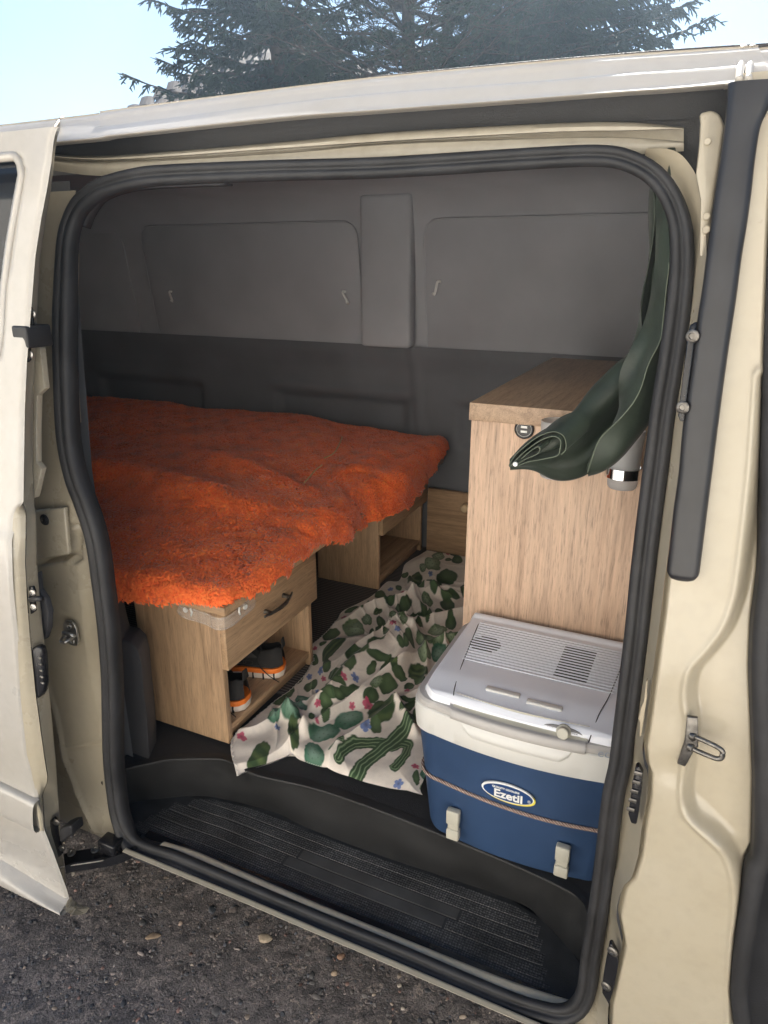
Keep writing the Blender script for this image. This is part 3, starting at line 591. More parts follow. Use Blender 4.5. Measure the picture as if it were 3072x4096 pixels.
grid('cabin_floor', np.array([np.c_[fx, fyb, fx*0+FZ+.0025], np.c_[fx, fx*0+1.56, fx*0+FZ+.0025]]), M['floor'], van, smooth=False)
box('floor_carpet', (-2.9, .44, FZ+.003), (-.40, 1.53, FZ+.009), M['carpet'], van, bev=0)
M['lining'] = simple('grey_lining', (.40, .41, .44), .85, var=.08, scale=5, bump=.2, bscale=500)
M['ltrim'] = simple('lower_lining', (.14, .145, .16), .7, var=.12, scale=6, bump=.3, bscale=500)
M['window'] = simple('window_blackout', (.375, .385, .415), .7, var=.1, scale=4, bump=.1, bscale=200)
# far wall: heightfield with pressed arm-rest shapes and the pillar
X, ZZ = np.meshgrid(np.linspace(-2.95, .9, 260), np.linspace(FZ, 1.30, 80)); Y = 1.53+.0*X
for cx, wd in ((-1.30, .30), (-.55, .26), (-2.25, .3)):
    sd = np.maximum(np.abs(X-cx)-wd, np.abs(ZZ-1.02)-.085+.0); Y = Y+.022*sst(-sd/.03); Y -= .012*np.exp(-((ZZ-1.125)/.02)**2)*sst((wd+.05-np.abs(X-cx))/.08)
Y -= .02*sst((ZZ-1.20)/.08); Y -= .012*np.exp(-((X+.985-.12*(1.3-ZZ))/.012)**2)
tag(grid('side_trim', np.stack([X, Y, ZZ], 2), M['ltrim'], van), 'dark moulded lower lining of the far side')
X, ZZ = np.meshgrid(np.linspace(-2.95, .9, 200), np.linspace(1.285, 1.86, 60)); Y = 1.53-.02*0+.05*(-(ZZ-1.29))/.57*1.6
grid('side_lining', np.stack([X, Y, ZZ], 2), M['lining'], van)
def winpanel(x0, x1, z0, z1, r=.05):
    pts = []
    for cx, cz, a0 in ((x1-r, z0+r, -90), (x1-r, z1-r, 0), (x0+r, z1-r, 90), (x0+r, z0+r, 180)):
        for a in np.linspace(a0, a0+90, 7): pts.append((cx+r*math.cos(R(a)), 1.53-.14*(cz+r*math.sin(R(a))-1.29), cz+r*math.sin(R(a))))
    g = plate('window_cover', [np.array(p)+np.array([0, -.004, 0]) for p in pts], (0, -.010, 0), M['window'], van, bev=.003)
    P = np.array(pts)+np.array([0, -.013, 0]); sweep('cover_rim', resample(np.vstack([P, P[:1]]), 90, False)[:-1], circ(.0028, 6), (0, -1, 0), M['lining'], g, closed=True)
    return g
wl = winpanel(-2.15, -1.175, 1.275, 1.72); wr = winpanel(-.925, -.06, 1.245, 1.72); winpanel(-2.9, -2.25, 1.28, 1.70)
box('pillar_cover', (-1.155, 1.44, 1.300), (-.965, 1.50, 1.80), M['lining'], van, bev=.012)
M['white'] = simple('white_plastic', (.78, .78, .76), .4, var=.05)
for a, b_, c_, d_, g in ((676, 1168, 690, 1205, wl), (1370, 1168, 1392, 1212, wl), (1750, 1128, 1738, 1178, wr)):
    p, q_ = U(a, b_, y=1.47), U(c_, d_, y=1.465); tube('hook', resample([p+np.array([.008, .01, .0]), p, q_, q_+np.array([-.004, -.006, .006])], 14), .0045, M['white'], g)
# roof lining, end walls, inner side behind the C pillar and the front seats' bulkhead
grid('roof_lining', np.array([[[-2.95, .185, 1.735], [.9, .185, 1.735]], [[-2.95, .22, 1.78], [.9, .22, 1.78]], [[-2.95, .6, 1.83], [.9, .6, 1.83]], [[-2.95, 1.2, 1.83], [.9, 1.2, 1.83]], [[-2.95, 1.45, 1.80], [.9, 1.45, 1.80]], [[-2.95, 1.47, 1.70], [.9, 1.47, 1.70]]]), M['lining'], van)
box('tailgate', (-3.0, -.05, .35), (-2.94, 1.65, 1.84), M['lining'], van, bev=0)
box('bulkhead', (.86, .02, .35), (.90, 1.65, 1.84), M['ltrim'], van, bev=0)
grid('side_wall', np.array([[[-2.95, .09, FZ], [-1.07, .09, FZ]], [[-2.95, .09, 1.2], [-1.07, .09, 1.2]], [[-2.95, .15, 1.72], [-1.09, .15, 1.72]]]), M['ltrim'], van)
grid('side_wall', np.array([[[-.015, .09, FZ-.1], [.9, .09, FZ-.1]], [[-.005, .09, 1.2], [.9, .09, 1.2]], [[-.02, .15, 1.72], [.9, .15, 1.72]]]), M['ltrim'], van)
box('front_sill', (.32, -.045, .26), (1.0, .06, .41), M['cream'], van, bev=.01)
box('far_skin', (-3.0, 1.60, .25), (1.0, 1.64, 1.86), M['cream'], van, bev=0)
box('underbody', (-3.0, .16, .22), (1.0, 1.60, .385), M['black'], van, bev=0)
grid('rear_quarter', np.array([[[-3.0, -.03, .25], [-1.5, -.03, .25]], [[-3.0, -.03, 1.1], [-1.5, -.03, 1.1]], [[-3.0, .09, 1.76], [-1.5, .09, 1.76]]]), M['cream'], van)
grid('cab_side', np.array([[[.50, .0, .25], [1.0, .0, .25]], [[.50, .0, 1.1], [1.0, .0, 1.1]], [[.50, .12, 1.76], [1.0, .12, 1.76]]]), M['cream'], van)
for i, (x_, y_) in enumerate(((.95, .12), (-2.45, .12), (.95, 1.5), (-2.45, 1.5))):
    wh = disc_stack('wheel', (x_, y_-.1, .32), (0, 1, 0), [(.17, .0), (.29, .0), (.32, .02), (.32, .18), (.29, .2), (.17, .2)], M['rubber'], van, n=36)
    disc_stack('rim', (x_, y_-.105, .32), (0, 1, 0), [(.02, .0), (.17, .02), (.19, .0), (.19, .03)], M['steel'], wh, n=24)

# ================================================================== FURNITURE AND LOAD
def proj(P):
    P = np.asarray(P)-CAM; a = P@_r2; b_ = -(P@_u2); c_ = P@_fw
    return 1536+_f*a/c_, 2048+_f*b_/c_
F0 = FZ+.010
def bed_cabinet(x0, x1, y0, y1, label, handle):
    t = empty('bed_cabinet', ((x0+x1)/2, (y0+y1)/2, F0)); tag(t, label, 'cabinet', 'cabinets carrying the bed')
    zt = .885; th_ = .016
    box('side_panel', (x0, y0, F0), (x1, y0+th_, zt), M['woodz'], t, bev=.0006)
    box('side_panel', (x0, y1-th_, F0), (x1, y1, zt), M['woodz'], t, bev=.0006)
    box('back_panel', (x0, y0+th_+.0005, F0+.02), (x0+.008, y1-th_-.0005, zt-.001), M['woodz'], t, bev=0)
    box('shelf', (x0+.009, y0+th_+.0005, F0+.026), (x1-.003, y1-th_-.0005, F0+.042), M['woody'], t, bev=.0006)
    box('plinth', (x1-.03, y0+th_+.0005, F0), (x1-.014, y1-th_-.0005, F0+.0255), M['woody'], t, bev=.0004)
    box('drawer_bottom', (x0+.02, y0+.03, .745), (x1-.002, y1-.03, .75), M['woody'], t, bev=0)
    dr = box('drawer_front', (x1+.0015, y0-.002, .727), (x1+.0175, y1+.004, .883), M['woody'], t, bev=.0008)
    yc = (y0+y1)/2-.005; zc_ = .806
    if handle:
        xf = x1+.0175
        pts = [np.array([xf+.018+.014*math.cos(u*1.5), yc+.062*u, zc_+.004*u]) for u in np.linspace(-1, 1, 30)]
        pts = [np.array([p[0]-.006, p[1], p[2]]) for p in pts]
        hd = sweep('handle', pts, [(-.0035, -.002), (-.0035, .002), (.0035, .002), (.0035, -.002)], (1, 0, 0), M['dsteel'], dr, scale=np.interp(np.linspace(-1, 1, 30), [-1, 0, 1], [.75, 1.35, .75]))
        for s in (-1, 1): disc_stack('handle_post', (xf, yc+s*.040, zc_+s*.003), (1, 0, 0), [(.0065, -.001), (.0055, .004), (.005, .019)], M['dsteel'], dr, n=14)
    return t
cab1 = bed_cabinet(-1.133, -.893, .212, .601, 'pale oak bed cabinet with shoes on its shelf, nearest the door', True)
cab2 = bed_cabinet(-1.162, -.925, 1.10, 1.50, 'pale oak bed cabinet with an empty shelf, at the far side of the van', False)
bb = box('bed_board', (-2.88, .176, .886), (-.845, 1.50, .904), M['woodx'], None, bev=.0015); tag(bb, 'oak board under the orange blanket, resting on both cabinets', 'board')
M['clear'] = bpy.data.materials.new('clear_plastic'); M['clear'].use_nodes = True; b = M['clear'].node_tree.nodes['Principled BSDF']
b.inputs['Base Color'].default_value = (.85, .80, .74, 1); b.inputs['Alpha'].default_value = .16; b.inputs['Roughness'].default_value = .15
cp = empty('corner_guard', (-.89, .2, .86)); tag(cp, 'clear plastic corner guard stuck round the top corner of the near cabinet', 'corner guard')
def guardz(u): return .862-.012*math.cos(u*1.57)
pts = [(-.995, .206), (-.975, .198), (-.945, .200), (-.915, .200), (-.888, .194), (-.870, .200), (-.862, .225), (-.864, .255), (-.862, .280), (-.870, .300)]
P3 = resample([(a, b_, .862-.010*math.sin(math.pi*i/9)) for i, (a, b_) in enumerate(pts)], 60)
sweep('guard_strip', P3, [(-.0135, -.0025), (-.0135, .0025), (-.006, .0035), (.006, .0035), (.0135, .0025), (.0135, -.0025)], (.5, -1, 0), M['clear'], cp)
sweep('guard_edge', P3+np.array([.001, -.002, .013]), circ(.0022, 8), (0, 0, 1), M['clear'], cp); sweep('guard_edge', P3+np.array([.001, -.002, -.013]), circ(.0022, 8), (0, 0, 1), M['clear'], cp)
disc_stack('pad', (-.972, .200, .862), (0, -1, 0), [(.006, -.001), (.006, .001), (.0001, .001)], M['white'], cp, n=16); disc_stack('pad', (-.862, .268, .862), (1, 0, 0), [(.006, -.001), (.006, .003), (.0001, .003)], M['white'], cp, n=16)
sweep('pad', [(-.955, .1975, .871), (-.951, .1965, .862), (-.955, .1975, .853)], circ(.0022, 6), (0, -1, 0), M['white'], cp); sweep('pad', [(-.8605, .247, .871), (-.8595, .243, .862), (-.8605, .247, .853)], circ(.0022, 6), (1, 0, 0), M['white'], cp)

# ---- low wooden front across the far end with a turned knob
sb = empty('storage_box', (-.6, 1.52, F0)); tag(sb, 'low oak storage front with a round wooden knob between bed and kitchen cabinet', 'storage box')
box('front_panel', (-.905, 1.500, F0), (-.30, 1.514, .779), M['woodx'], sb, bev=.0008)
M['pine'] = simple('turned_wood', (.62, .46, .28), .5, var=.15, scale=40)
k = U(1862, 2037, y=1.46); disc_stack('knob', (k[0]-.004, 1.50, k[2]), (0, -1, 0), [(.010, -.002), (.009, .012), (.016, .02), (.017, .034), (.013, .040), (.0001, .041)], M['pine'], sb, n=24)

# ---- kitchen cabinet
kc = empty('kitchen_cabinet', (-.1, .8, F0)); tag(kc, 'tall pale oak cabinet with a usb socket behind the cooler', 'cabinet')
KX, KY = -.421, .470
box('front_panel', (KX, KY, F0), (.24, KY+.016, 1.2845), M['woodz2'], kc, bev=.0006)
box('side_panel', (KX+.0005, KY+.0165, F0), (KX+.016, 1.20, 1.2845), M['woodz2'], kc, bev=.0006)
box('side_panel', (.224, KY+.0165, F0), (.24, 1.20, 1.2845), M['woodz2'], kc, bev=.0006)
box('worktop', (KX-.003, KY-.008, 1.285), (.245, 1.245, 1.320), M['woodyp'], kc, bev=.0008)
c = U(2098, 1716, y=KY); u = disc_stack('usb_socket', (c[0], KY, c[2]), (0, -1, 0), [(.0195, -.001), (.0195, .003), (.018, .0045), (.0165, .0035), (.0160, .0035), (.0001, .0035)], M['gloss'], kc, n=36)
sweep('socket_ring', [(c[0]+.0145*math.cos(a), KY-.0037, c[2]+.0145*math.sin(a)) for a in np.linspace(0, 2*math.pi, 41)[:-1]], circ(.0005, 6), (0, -1, 0), M['steel'], u, closed=True)
for dz in (.0045, -.0045): box('usb_port', (c[0]-.0062, KY-.0048, c[2]+dz-.0022), (c[0]+.0062, KY-.003, c[2]+dz+.0022), M['white'], u, bev=.0004)
# tumblers in chrome rings
m, n, b = newmat('frosted_glass'); M['frost'] = m; b.inputs['Base Color'].default_value = (.72, .72, .72, 1); b.inputs['Transmission Weight'].default_value = .62; b.inputs['Roughness'].default_value = .45; b.inputs['IOR'].default_value = 1.35
hold = empty('cup_holder', (-.17, KY, 1.2)); hold.parent = kc; hold.matrix_parent_inverse = WM(kc).inverted()
cups = []
for i, (pl, pr, pb, ptp) in enumerate(((2153, 2289, 1918, 1700), (2423, 2554, 1962, 1748))):
    yc = KY-.062; cL = U(pl, pb-25, y=yc); cR = U(pr, pb-25, y=yc); cx = (cL[0]+cR[0])/2; r = np.linalg.norm(cR-cL)/2; zb_ = U((pl+pr)/2, pb, y=yc-.02)[2]; hgt_ = .105
    tmb = empty('tumbler', (cx, yc, zb_)); tag(tmb, ['frosted glass tumbler next to the usb socket, half hidden by the green tarpaulin', 'frosted glass tumbler in a chrome ring nearest the door seal'][i], 'tumbler', 'tumblers on the kitchen cabinet')
    pr_ = [(.0001, 0), (r*.82, 0), (r*.90, .003), (r*.94, .012), (r*.98, hgt_*.6), (r*1.04, hgt_), (r*1.0, hgt_+.001), (r*.94, hgt_*.6), (r*.88, .016), (.0001, .012)]
    disc_stack('glass', (cx, yc, zb_), (0, 0, 1), pr_, M['frost'], tmb, n=48)
    zr = zb_+.030; th2 = np.linspace(0, 2*math.pi, 49)[:-1]
    sweep('ring', [(cx+(r*1.0+.003)*math.cos(a), yc+(r+.003)*math.sin(a), zr) for a in th2], [(-.0018, -.009), (-.0018, .009), (.0018, .009), (.0018, -.009)], (0, 0, 1), M['chrome'], hold, closed=True, smooth=True, auto=30)
    mx_ = -.17; tube('arm', resample([(cx+(r if cx < mx_ else -r), yc, zr+.004), ((cx+mx_)/2, yc+.004, zr+.008), (mx_, yc+.02, zr+.012), (mx_, KY, zr+.012)], 24), .0042, M['chrome'], hold)
disc_stack('rosette', (-.17, KY, U(2250, 1840, y=KY)[2]+.03), (0, -1, 0), [(.022, -.001), (.022, .006), (.015, .012), (.0001, .013)], M['chrome'], hold, n=28)

# ---- dark green folded tarpaulin hanging inside the front edge of the doorway
M['tarp'] = simple('waxed_green', (.020, .030, .020), .55, var=.35, scale=18, bump=.25, bscale=140, sheen=.1)
M['tarpl'] = simple('tarp_edge', (.10, .12, .085), .6, var=.2)
tp_ = empty('tarpaulin', (-.05, .1, 1.6)); tag(tp_, 'dark green waxed tarpaulin, folded and rolled, hanging in front of the tumblers', 'tarpaulin')
def U3(L): return np.array([U(a, b_, y=c_) for a, b_, c_ in L])
def crump(L, k, a): L = np.array(L); return L
top = U3([(2612, 590, .22), (2600, 880, .20), (2588, 1100, .19), (2545, 1319, .18), (2515, 1406, .17), (2497, 1443, .16), (2454, 1470, .15), (2350, 1556, .13), (2281, 1650, .11), (2229, 1702, .095), (2107, 1764, .085), (2042, 1835, .080)])
m1_ = U3([(2625, 590, .18), (2615, 880, .17), (2604, 1100, .16), (2566, 1330, .15), (2540, 1440, .145), (2520, 1500, .14), (2480, 1560, .125), (2390, 1640, .105), (2320, 1715, .085), (2255, 1765, .07), (2125, 1812, .062), (2038, 1850, .068)])
m2_ = U3([(2642, 590, .20), (2635, 880, .19), (2622, 1100, .18), (2590, 1340, .175), (2560, 1470, .170), (2530, 1570, .165), (2470, 1660, .150), (2400, 1740, .125), (2330, 1800, .10), (2250, 1838, .082), (2130, 1858, .072), (2036, 1864, .075)])
m3_ = U3([(2660, 590, .17), (2650, 880, .16), (2640, 1100, .15), (2612, 1350, .145), (2585, 1490, .14), (2550, 1620, .135), (2480, 1740, .125), (2400, 1820, .11), (2320, 1862, .098), (2240, 1872, .088), (2135, 1866, .08), (2040, 1870, .08)])
bot = U3([(2690, 590, .22), (2680, 880, .21), (2668, 1100, .20), (2640, 1360, .195), (2610, 1520, .19), (2580, 1660, .18), (2510, 1780, .165), (2420, 1860, .145), (2325, 1902, .125), (2225, 1896, .11), (2135, 1872, .095), (2046, 1875, .088)])
def rough(L, s_): 
    n_ = resample(L, 60); return n_+.0035*np.c_[fnoise(n_[:, 0], n_[:, 2], 40, s_), fnoise(n_[:, 0], n_[:, 2], 45, s_+1)*1.6, fnoise(n_[:, 0], n_[:, 2], 38, s_+2)]*sst(np.minimum(np.arange(60), 59-np.arange(60))/8)[:, None]
o = loft('tarp_body', [top+np.array([0, .05, -.02]), rough(top, 80), rough(m1_, 83), rough(m2_, 86), rough(m3_, 89), rough(bot, 92), bot+np.array([.0, .06, .02])], M['tarp'], tp_, n=110, sub=5)
fl0 = U3([(2640, 590, .14), (2625, 880, .13), (2612, 1100, .125), (2560, 1300, .115), (2524, 1389, .105), (2493, 1476, .10), (2476, 1580, .095), (2470, 1660, .095), (2440, 1730, .09), (2390, 1790, .085), (2352, 1850, .08), (2346, 1880, .08)])
fl1 = U3([(2680, 590, .12), (2670, 880, .10), (2668, 1100, .095), (2655, 1290, .085), (2645, 1376, .078), (2593, 1467, .072), (2559, 1545, .068), (2498, 1649, .064), (2454, 1719, .06), (2394, 1788, .058), (2368, 1832, .06), (2350, 1892, .068)])
fl2 = U3([(2705, 590, .13), (2700, 880, .12), (2700, 1100, .115), (2690, 1290, .105), (2668, 1400, .10), (2640, 1520, .095), (2608, 1620, .09), (2560, 1705, .082), (2500, 1775, .075), (2450, 1830, .07), (2400, 1872, .07), (2352, 1900, .074)])
fl3 = U3([(2720, 590, .15), (2715, 880, .14), (2715, 1100, .13), (2700, 1320, .12), (2690, 1440, .115), (2665, 1560, .11), (2632, 1660, .105), (2585, 1740, .098), (2525, 1800, .09), (2460, 1852, .085), (2400, 1890, .082), (2354, 1905, .085)])
loft('tarp_flap', [rough(fl0, 101), rough(fl0*.45+fl1*.55, 104)+np.array([0, .004, 0]), rough(fl1, 107)], M['tarp'], tp_, n=110, sub=5)
loft('tarp_flap', [rough(fl1, 107), rough(fl2, 110), rough(fl3, 113), rough(fl3, 113)+np.array([0, .03, 0])], M['tarp'], tp_, n=110, sub=5)
tube('tarp_hem', resample(rough(fl1, 107)[18:], 80), .0009, M['tarpl'], tp_, n=6)
# rolled open end: nested layers
ax_ = U(2330, 1640, y=.15)-U(2180, 1770, y=.085); ax_ /= np.linalg.norm(ax_)
def layer(pts, dep, y):
    L = resample(np.array([U(a, b_, y=y) for a, b_ in pts]), 70); loft('tarp_layer', [L, L+ax_*dep*.5, L+ax_*dep], M['tarp'], tp_, n=70, sub=1); tube('tarp_hem', L, .0008, M['tarpl'], tp_, n=6)
layer([(2036, 1862), (2060, 1822), (2100, 1785), (2150, 1748), (2210, 1727), (2250, 1740), (2264, 1770), (2262, 1800), (2245, 1818)], .05, .052)
layer([(2040, 1866), (2075, 1828), (2120, 1790), (2170, 1758), (2215, 1745), (2242, 1762), (2240, 1795), (2230, 1822), (2180, 1835), (2110, 1848), (2060, 1868)], .04, .050)
if 0: layer([(2056, 1858), (2085, 1832), (2130, 1805), (2170, 1786), (2205, 1768), (2226, 1778), (2225, 1800)], .03, .050)
layer([(2062, 1862), (2100, 1838), (2150, 1815), (2160, 1792), (2148, 1788), (2120, 1806), (2085, 1835)], .025, .049)
disc_stack('press_stud', U(2061, 1857, y=.047), (0, -1, 0), [(.0035, -.001), (.003, .001), (.0001, .0015)], M['white'], tp_, n=12)

# ---- mattress and shaggy orange blanket
mt = box('mattress', (-2.86, .26, .906), (-.92, 1.49, .935), simple('mattress_cloth', (.5, .48, .42), .9), None, bev=.02, seg=3); tag(mt, 'thin mattress lying under the shaggy orange blanket', 'mattress')
M['fleece'] = simple('blanket_backing', (.90, .14, .02), .9, var=.3, scale=120)
def blanket(A, B):
    """A: cloth coordinate along x (0 = right edge, negative = left), B: along y from the front edge"""
    r = .045
    def edge(d):  # distance beyond the edge -> (horizontal, drop)
        a = np.clip(d, 0, r*1.5708)/r; h = r*np.sin(a); dr = r*(1-np.cos(a))+np.clip(d-r*1.5708, 0, None)
        return h, dr
    xe = -.862+.020*np.sin(B*7+1)+.012*np.sin(B*17)
    yf_ = .185+.012*np.sin(A*9+.5)
    hx, dx = edge(A); hy, dy = edge(-B); hb_, db = edge(B-1.26)
    x = xe+np.where(A < 0, A, hx); y = yf_+np.where(B < 0, -hy, np.minimum(B, 1.26)+hb_)
    z = 1.012-.054*sst((.40-B)/.42)-.030*sst((A+.30)/.32)+.007*fnoise(A, B, 6, 31)+.0040*fnoise(A, B, 14, 32)+.0012*fnoise(A, B, 45, 33)
    z = z+.018*sst(1-(B+.02)/.32)*sst((A+.3)/.3)
    # long ridges where the blanket is rucked
    rid = lambda A0, B0, A1, B1, w_, h_: h_*np.exp(-(((A-A0)*(B1-B0)-(B-B0)*(A1-A0))/math.hypot(A1-A0, B1-B0)/w_)**2)*sst(1.2-np.abs(((A-A0)*(A1-A0)+(B-B0)*(B1-B0))/((A1-A0)**2+(B1-B0)**2)-.5)*1.9)
    z = z+rid(-.95, .38, -.10, .33, .045, .034)+rid(-.55, .62, -.05, .52, .05, .026)+rid(-1.5, .95, -.6, .8, .08, .015)+rid(-.05, .5, -.12, 1.15, .04, .016)-rid(-.9, .24, -.2, .20, .06, .012)
    k_ = (dx**3+dy**3+db**3)**(1/3.)
    x = x+np.where(A > 0, .004*np.sin(B*26+A*10)*np.clip(dx/.06, 0, 1), 0); y = y+np.where(B < 0, .004*np.sin(A*30)*np.clip(dy/.06, 0, 1), 0)
    return np.stack([x, y, z-k_], -1)
na, nb = 330, 240
ua = np.linspace(-1.98, .155, na); ub = np.linspace(-.125, 1.33, nb); Ag, Bg = np.meshgrid(ua, ub)
# hem: how far the cloth reaches past the edges varies along them
hx_ = np.interp(Bg, [-.13, .05, .25, .5, .8, 1.07, 1.2, 1.33], [.030, .040, .075, .128, .148, .120, .065, .05])+.002*np.sin(Bg*31); hy_ = -np.interp(Ag, [-.5, -.25, -.12, -.03, .1], [.092, .086, .068, .040, .032])-.003*np.sin(Ag*14)
Ag = np.where(Ag > 0, Ag/.155*hx_, Ag); Bg = np.where(Bg < 0, Bg/.125*-hy_, Bg)
P = blanket(Ag, Bg)
bl = empty('orange_blanket', (-1.2, .8, .99)); tag(bl, 'shaggy bright orange blanket spread over the bed', 'blanket')
grid('backing', P, M['fleece'], bl)
nf = 150000
gi = rng.uniform(0, nb-1.001, nf*2); gj = (na-1.001)*rng.uniform(0, 1, nf*2)**.62
wgt = np.clip(1.15-(-ua[0]+ua[gj.astype(int)])*0, 0, 1)
sel = slice(0, nf); gi = gi[sel]; gj = gj[sel]; i0 = gi.astype(int); j0 = gj.astype(int); fi = (gi-i0)[:, None]; fj = (gj-j0)[:, None]
root = P[i0, j0]*(1-fi)*(1-fj)+P[i0+1, j0]*fi*(1-fj)+P[i0, j0+1]*(1-fi)*fj+P[i0+1, j0+1]*fi*fj
e1_ = P[i0, j0+1]-P[i0, j0]; e2_ = P[i0+1, j0]-P[i0, j0]; nn_ = np.cross(e1_, e2_); nn_ /= np.linalg.norm(nn_, axis=1)[:, None]+1e-12
# lie of the pile swirls over the cloth
ang = 2.2*fnoise(root[:, 0], root[:, 1]+root[:, 2], 11, 41)+1.6*fnoise(root[:, 0], root[:, 1]+root[:, 2], 45, 42)-.9+rng.normal(0, .55, nf)
t1 = e1_/(np.linalg.norm(e1_, axis=1)[:, None]+1e-12); t2 = np.cross(nn_, t1)
ld = t1*np.cos(ang)[:, None]+t2*np.sin(ang)[:, None]; grav = np.array([0, 0, -.35]); ln = rng.uniform(.009, .017, nf)[:, None]; wd = rng.uniform(.0011, .0022, nf)[:, None]
sd_ = np.cross(ld, nn_); clump = rng.normal(0, .35, (nf, 1))
c0 = root-nn_*.001; c1_ = root+nn_*ln*.45+ld*ln*.25; c2_ = c1_+nn_*ln*.06+ld*ln*.42+sd_*clump*ln*.3+grav*ln*.15; c3_ = c2_-nn_*ln*.28+ld*ln*.22+sd_*clump*ln*.6+grav*ln*.25
V = np.stack([c0-sd_*wd, c0+sd_*wd, c1_-sd_*wd*1.3, c1_+sd_*wd*1.3, c2_-sd_*wd*1.1, c2_+sd_*wd*1.1, c3_-sd_*wd*.3, c3_+sd_*wd*.3], 1).reshape(-1, 3)
b8 = (np.arange(nf)*8)[:, None]; F = np.concatenate([b8+np.array([[0, 1, 3, 2]]), b8+np.array([[2, 3, 5, 4]]), b8+np.array([[4, 5, 7, 6]])], 0)
M['pile'] = attr_mat('orange_pile', .85, sheen=.35)
o = mesh('pile', V, F, M['pile'], bl, True); tag(o, None, None, None, 'stuff')
hue = rng.uniform(0, 1, nf)[:, None]; cA = np.array([.97, .20, .04]); cB = np.array([.86, .115, .02]); cc = (cA*hue+cB*(1-hue))*(1+.12*fnoise(root[:, 0], root[:, 1], 60, 44)[:, None]); cc = np.clip(cc, 0.01, .95)
setcol(o, np.repeat(cc, 8, axis=0))
M['straw'] = simple('pale_thread', (.60, .34, .15), .7)
for seq in ([(1368, 1748), (1358, 1775), (1335, 1812), (1298, 1832)], [(1288, 1860), (1262, 1880), (1240, 1905), (1218, 1930)]):
    tube('thread', resample([U(a, b_, z=1.036) for a, b_ in seq], 24), .0022, M['straw'], bl, n=6)

# ---- cactus print blanket crumpled along the floor
LFT = [(946, 3083, -.020), (922, 2988, .0), (937, 2914, 0), (985, 2880, 0), (1048, 2846, .0), (1104, 2802, .0), (1165, 2760, 0), (1222, 2700, 0), (1246, 2648, 0), (1249, 2592, 0), (1283, 2555, 0), (1344, 2494, 0), (1369, 2450, 0), (1443, 2413, 0), (1493, 2383, 0), (1548, 2333, 0), (1597, 2327, 0), (1616, 2271, 0), (1640, 2245, 0), (1678, 2225, 0), (1708, 2206, 0)]
Lw = np.array([U(a, b_, z=FZ+.012+c_) for a, b_, c_ in LFT]); Lw[:, 1] = np.minimum(Lw[:, 1], 1.492)
RGT = np.array([[-.355, .158, .0], [-.385, .20, 0], [-.412, .30, 0], [-.418, .42, 0], [-.424, .60, 0], [-.424, .90, 0], [-.424, 1.2, 0], [-.424, 1.492, 0]])
ns, ntt = 560, 300
Ls = resample(Lw, ns); Rs = resample(RGT, ns); Rs[:, 2] = FZ+.014
s_ = np.linspace(0, 1, ns)[:, None]; t_ = np.linspace(0, 1, ntt)[None, :]
FR = resample(np.array([U(a, b_, z=FZ+.012) for a, b_ in ((946, 3083), (1000, 3064), (1080, 3040), (1171, 3014), (1208, 3031), (1394, 3105), (1517, 3145), (1690, 3192))]), ntt)
base = Ls[:, None, :]*(1-t_[..., None])+Rs[:, None, :]*t_[..., None]
lin0 = Ls[0]*(1-t_[0][:, None])+Rs[0]*t_[0][:, None]
base = base+(FR-lin0)[None]*np.exp(-s_*9)[..., None]*np.array([1, 1, 0])
bx, by = base[..., 0], base[..., 1]
edge_ = np.minimum(np.minimum(t_, 1-t_)*6, np.minimum(s_, 1-s_)*10)+0*bx; ek = sst(edge_)
wx = bx+.03*fnoise(bx, by, 9, 51); wy = by+.03*fnoise(bx, by, 9, 52)
def rdg(v, p=2.0): return (1-np.abs(np.sin(v)))**p
ph = 20*(wx*.95-wy*.30)+1.8*fnoise(bx, by, 6, 53); ph2 = 34*(wx*.7+wy*.25)+2.2*fnoise(bx, by, 8, 54)
hh = .030*rdg(ph, 2.6)*np.clip(.55+.6*fnoise(bx, by, 7, 55), 0, 1.5)+.016*rdg(ph2, 2.4)*np.clip(.4+.6*fnoise(bx, by, 9, 56), 0, 1.4)+.006*(1+fnoise(bx, by, 13, 57))+.007*rdg(52*(wx*.5+wy*.6)+2.5*fnoise(bx, by, 10, 59), 3.5)*np.clip(fnoise(bx, by, 8, 60), 0, 1.2)+.0015*fnoise(bx, by, 60, 58)
# the big folds the photograph shows
def fold(pts, w_, h_, asym=0):
    global hh
    W = resample(np.array([U(a, b_, z=FZ+.03) for a, b_ in pts]), 30); d = np.full(bx.shape, 9.); sg = np.zeros(bx.shape); tt = np.zeros(bx.shape)
    for i in range(29):
        a = W[i, :2]; e = W[i+1, :2]-a; t0 = np.clip(((bx-a[0])*e[0]+(by-a[1])*e[1])/(e@e), 0, 1); dx_ = bx-a[0]-t0*e[0]; dy_ = by-a[1]-t0*e[1]; q = np.hypot(dx_, dy_); mk = q < d; d = np.where(mk, q, d); sg = np.where(mk, np.sign(dx_*e[1]-dy_*e[0]), sg); tt = np.where(mk, (i+t0)/29, tt)
    w2 = w_*(1+asym*sg); hh = hh+h_*np.exp(-(d/w2)**2)*sst(np.minimum(tt, 1-tt)*6)
fold([(1230, 2870), (1330, 2760), (1450, 2650), (1560, 2560), (1620, 2480)], .030, .040, .4)
fold([(1390, 2830), (1470, 2780), (1560, 2700), (1620, 2590), (1680, 2480)], .022, .032, -.3)
fold([(1150, 2850), (1210, 2900), (1260, 2935)], .016, .026)
fold([(1540, 2790), (1590, 2840), (1640, 2910), (1670, 2940)], .010, .022)
fold([(1700, 2340), (1760, 2380), (1820, 2400)], .012, .024); fold([(1640, 2300), (1660, 2380), (1690, 2450)], .014, .026)
fold([(1560, 2420), (1640, 2520), (1700, 2560)], .016, .020); fold([(1060, 2860), (1150, 2845), (1230, 2880)], .02, .022)
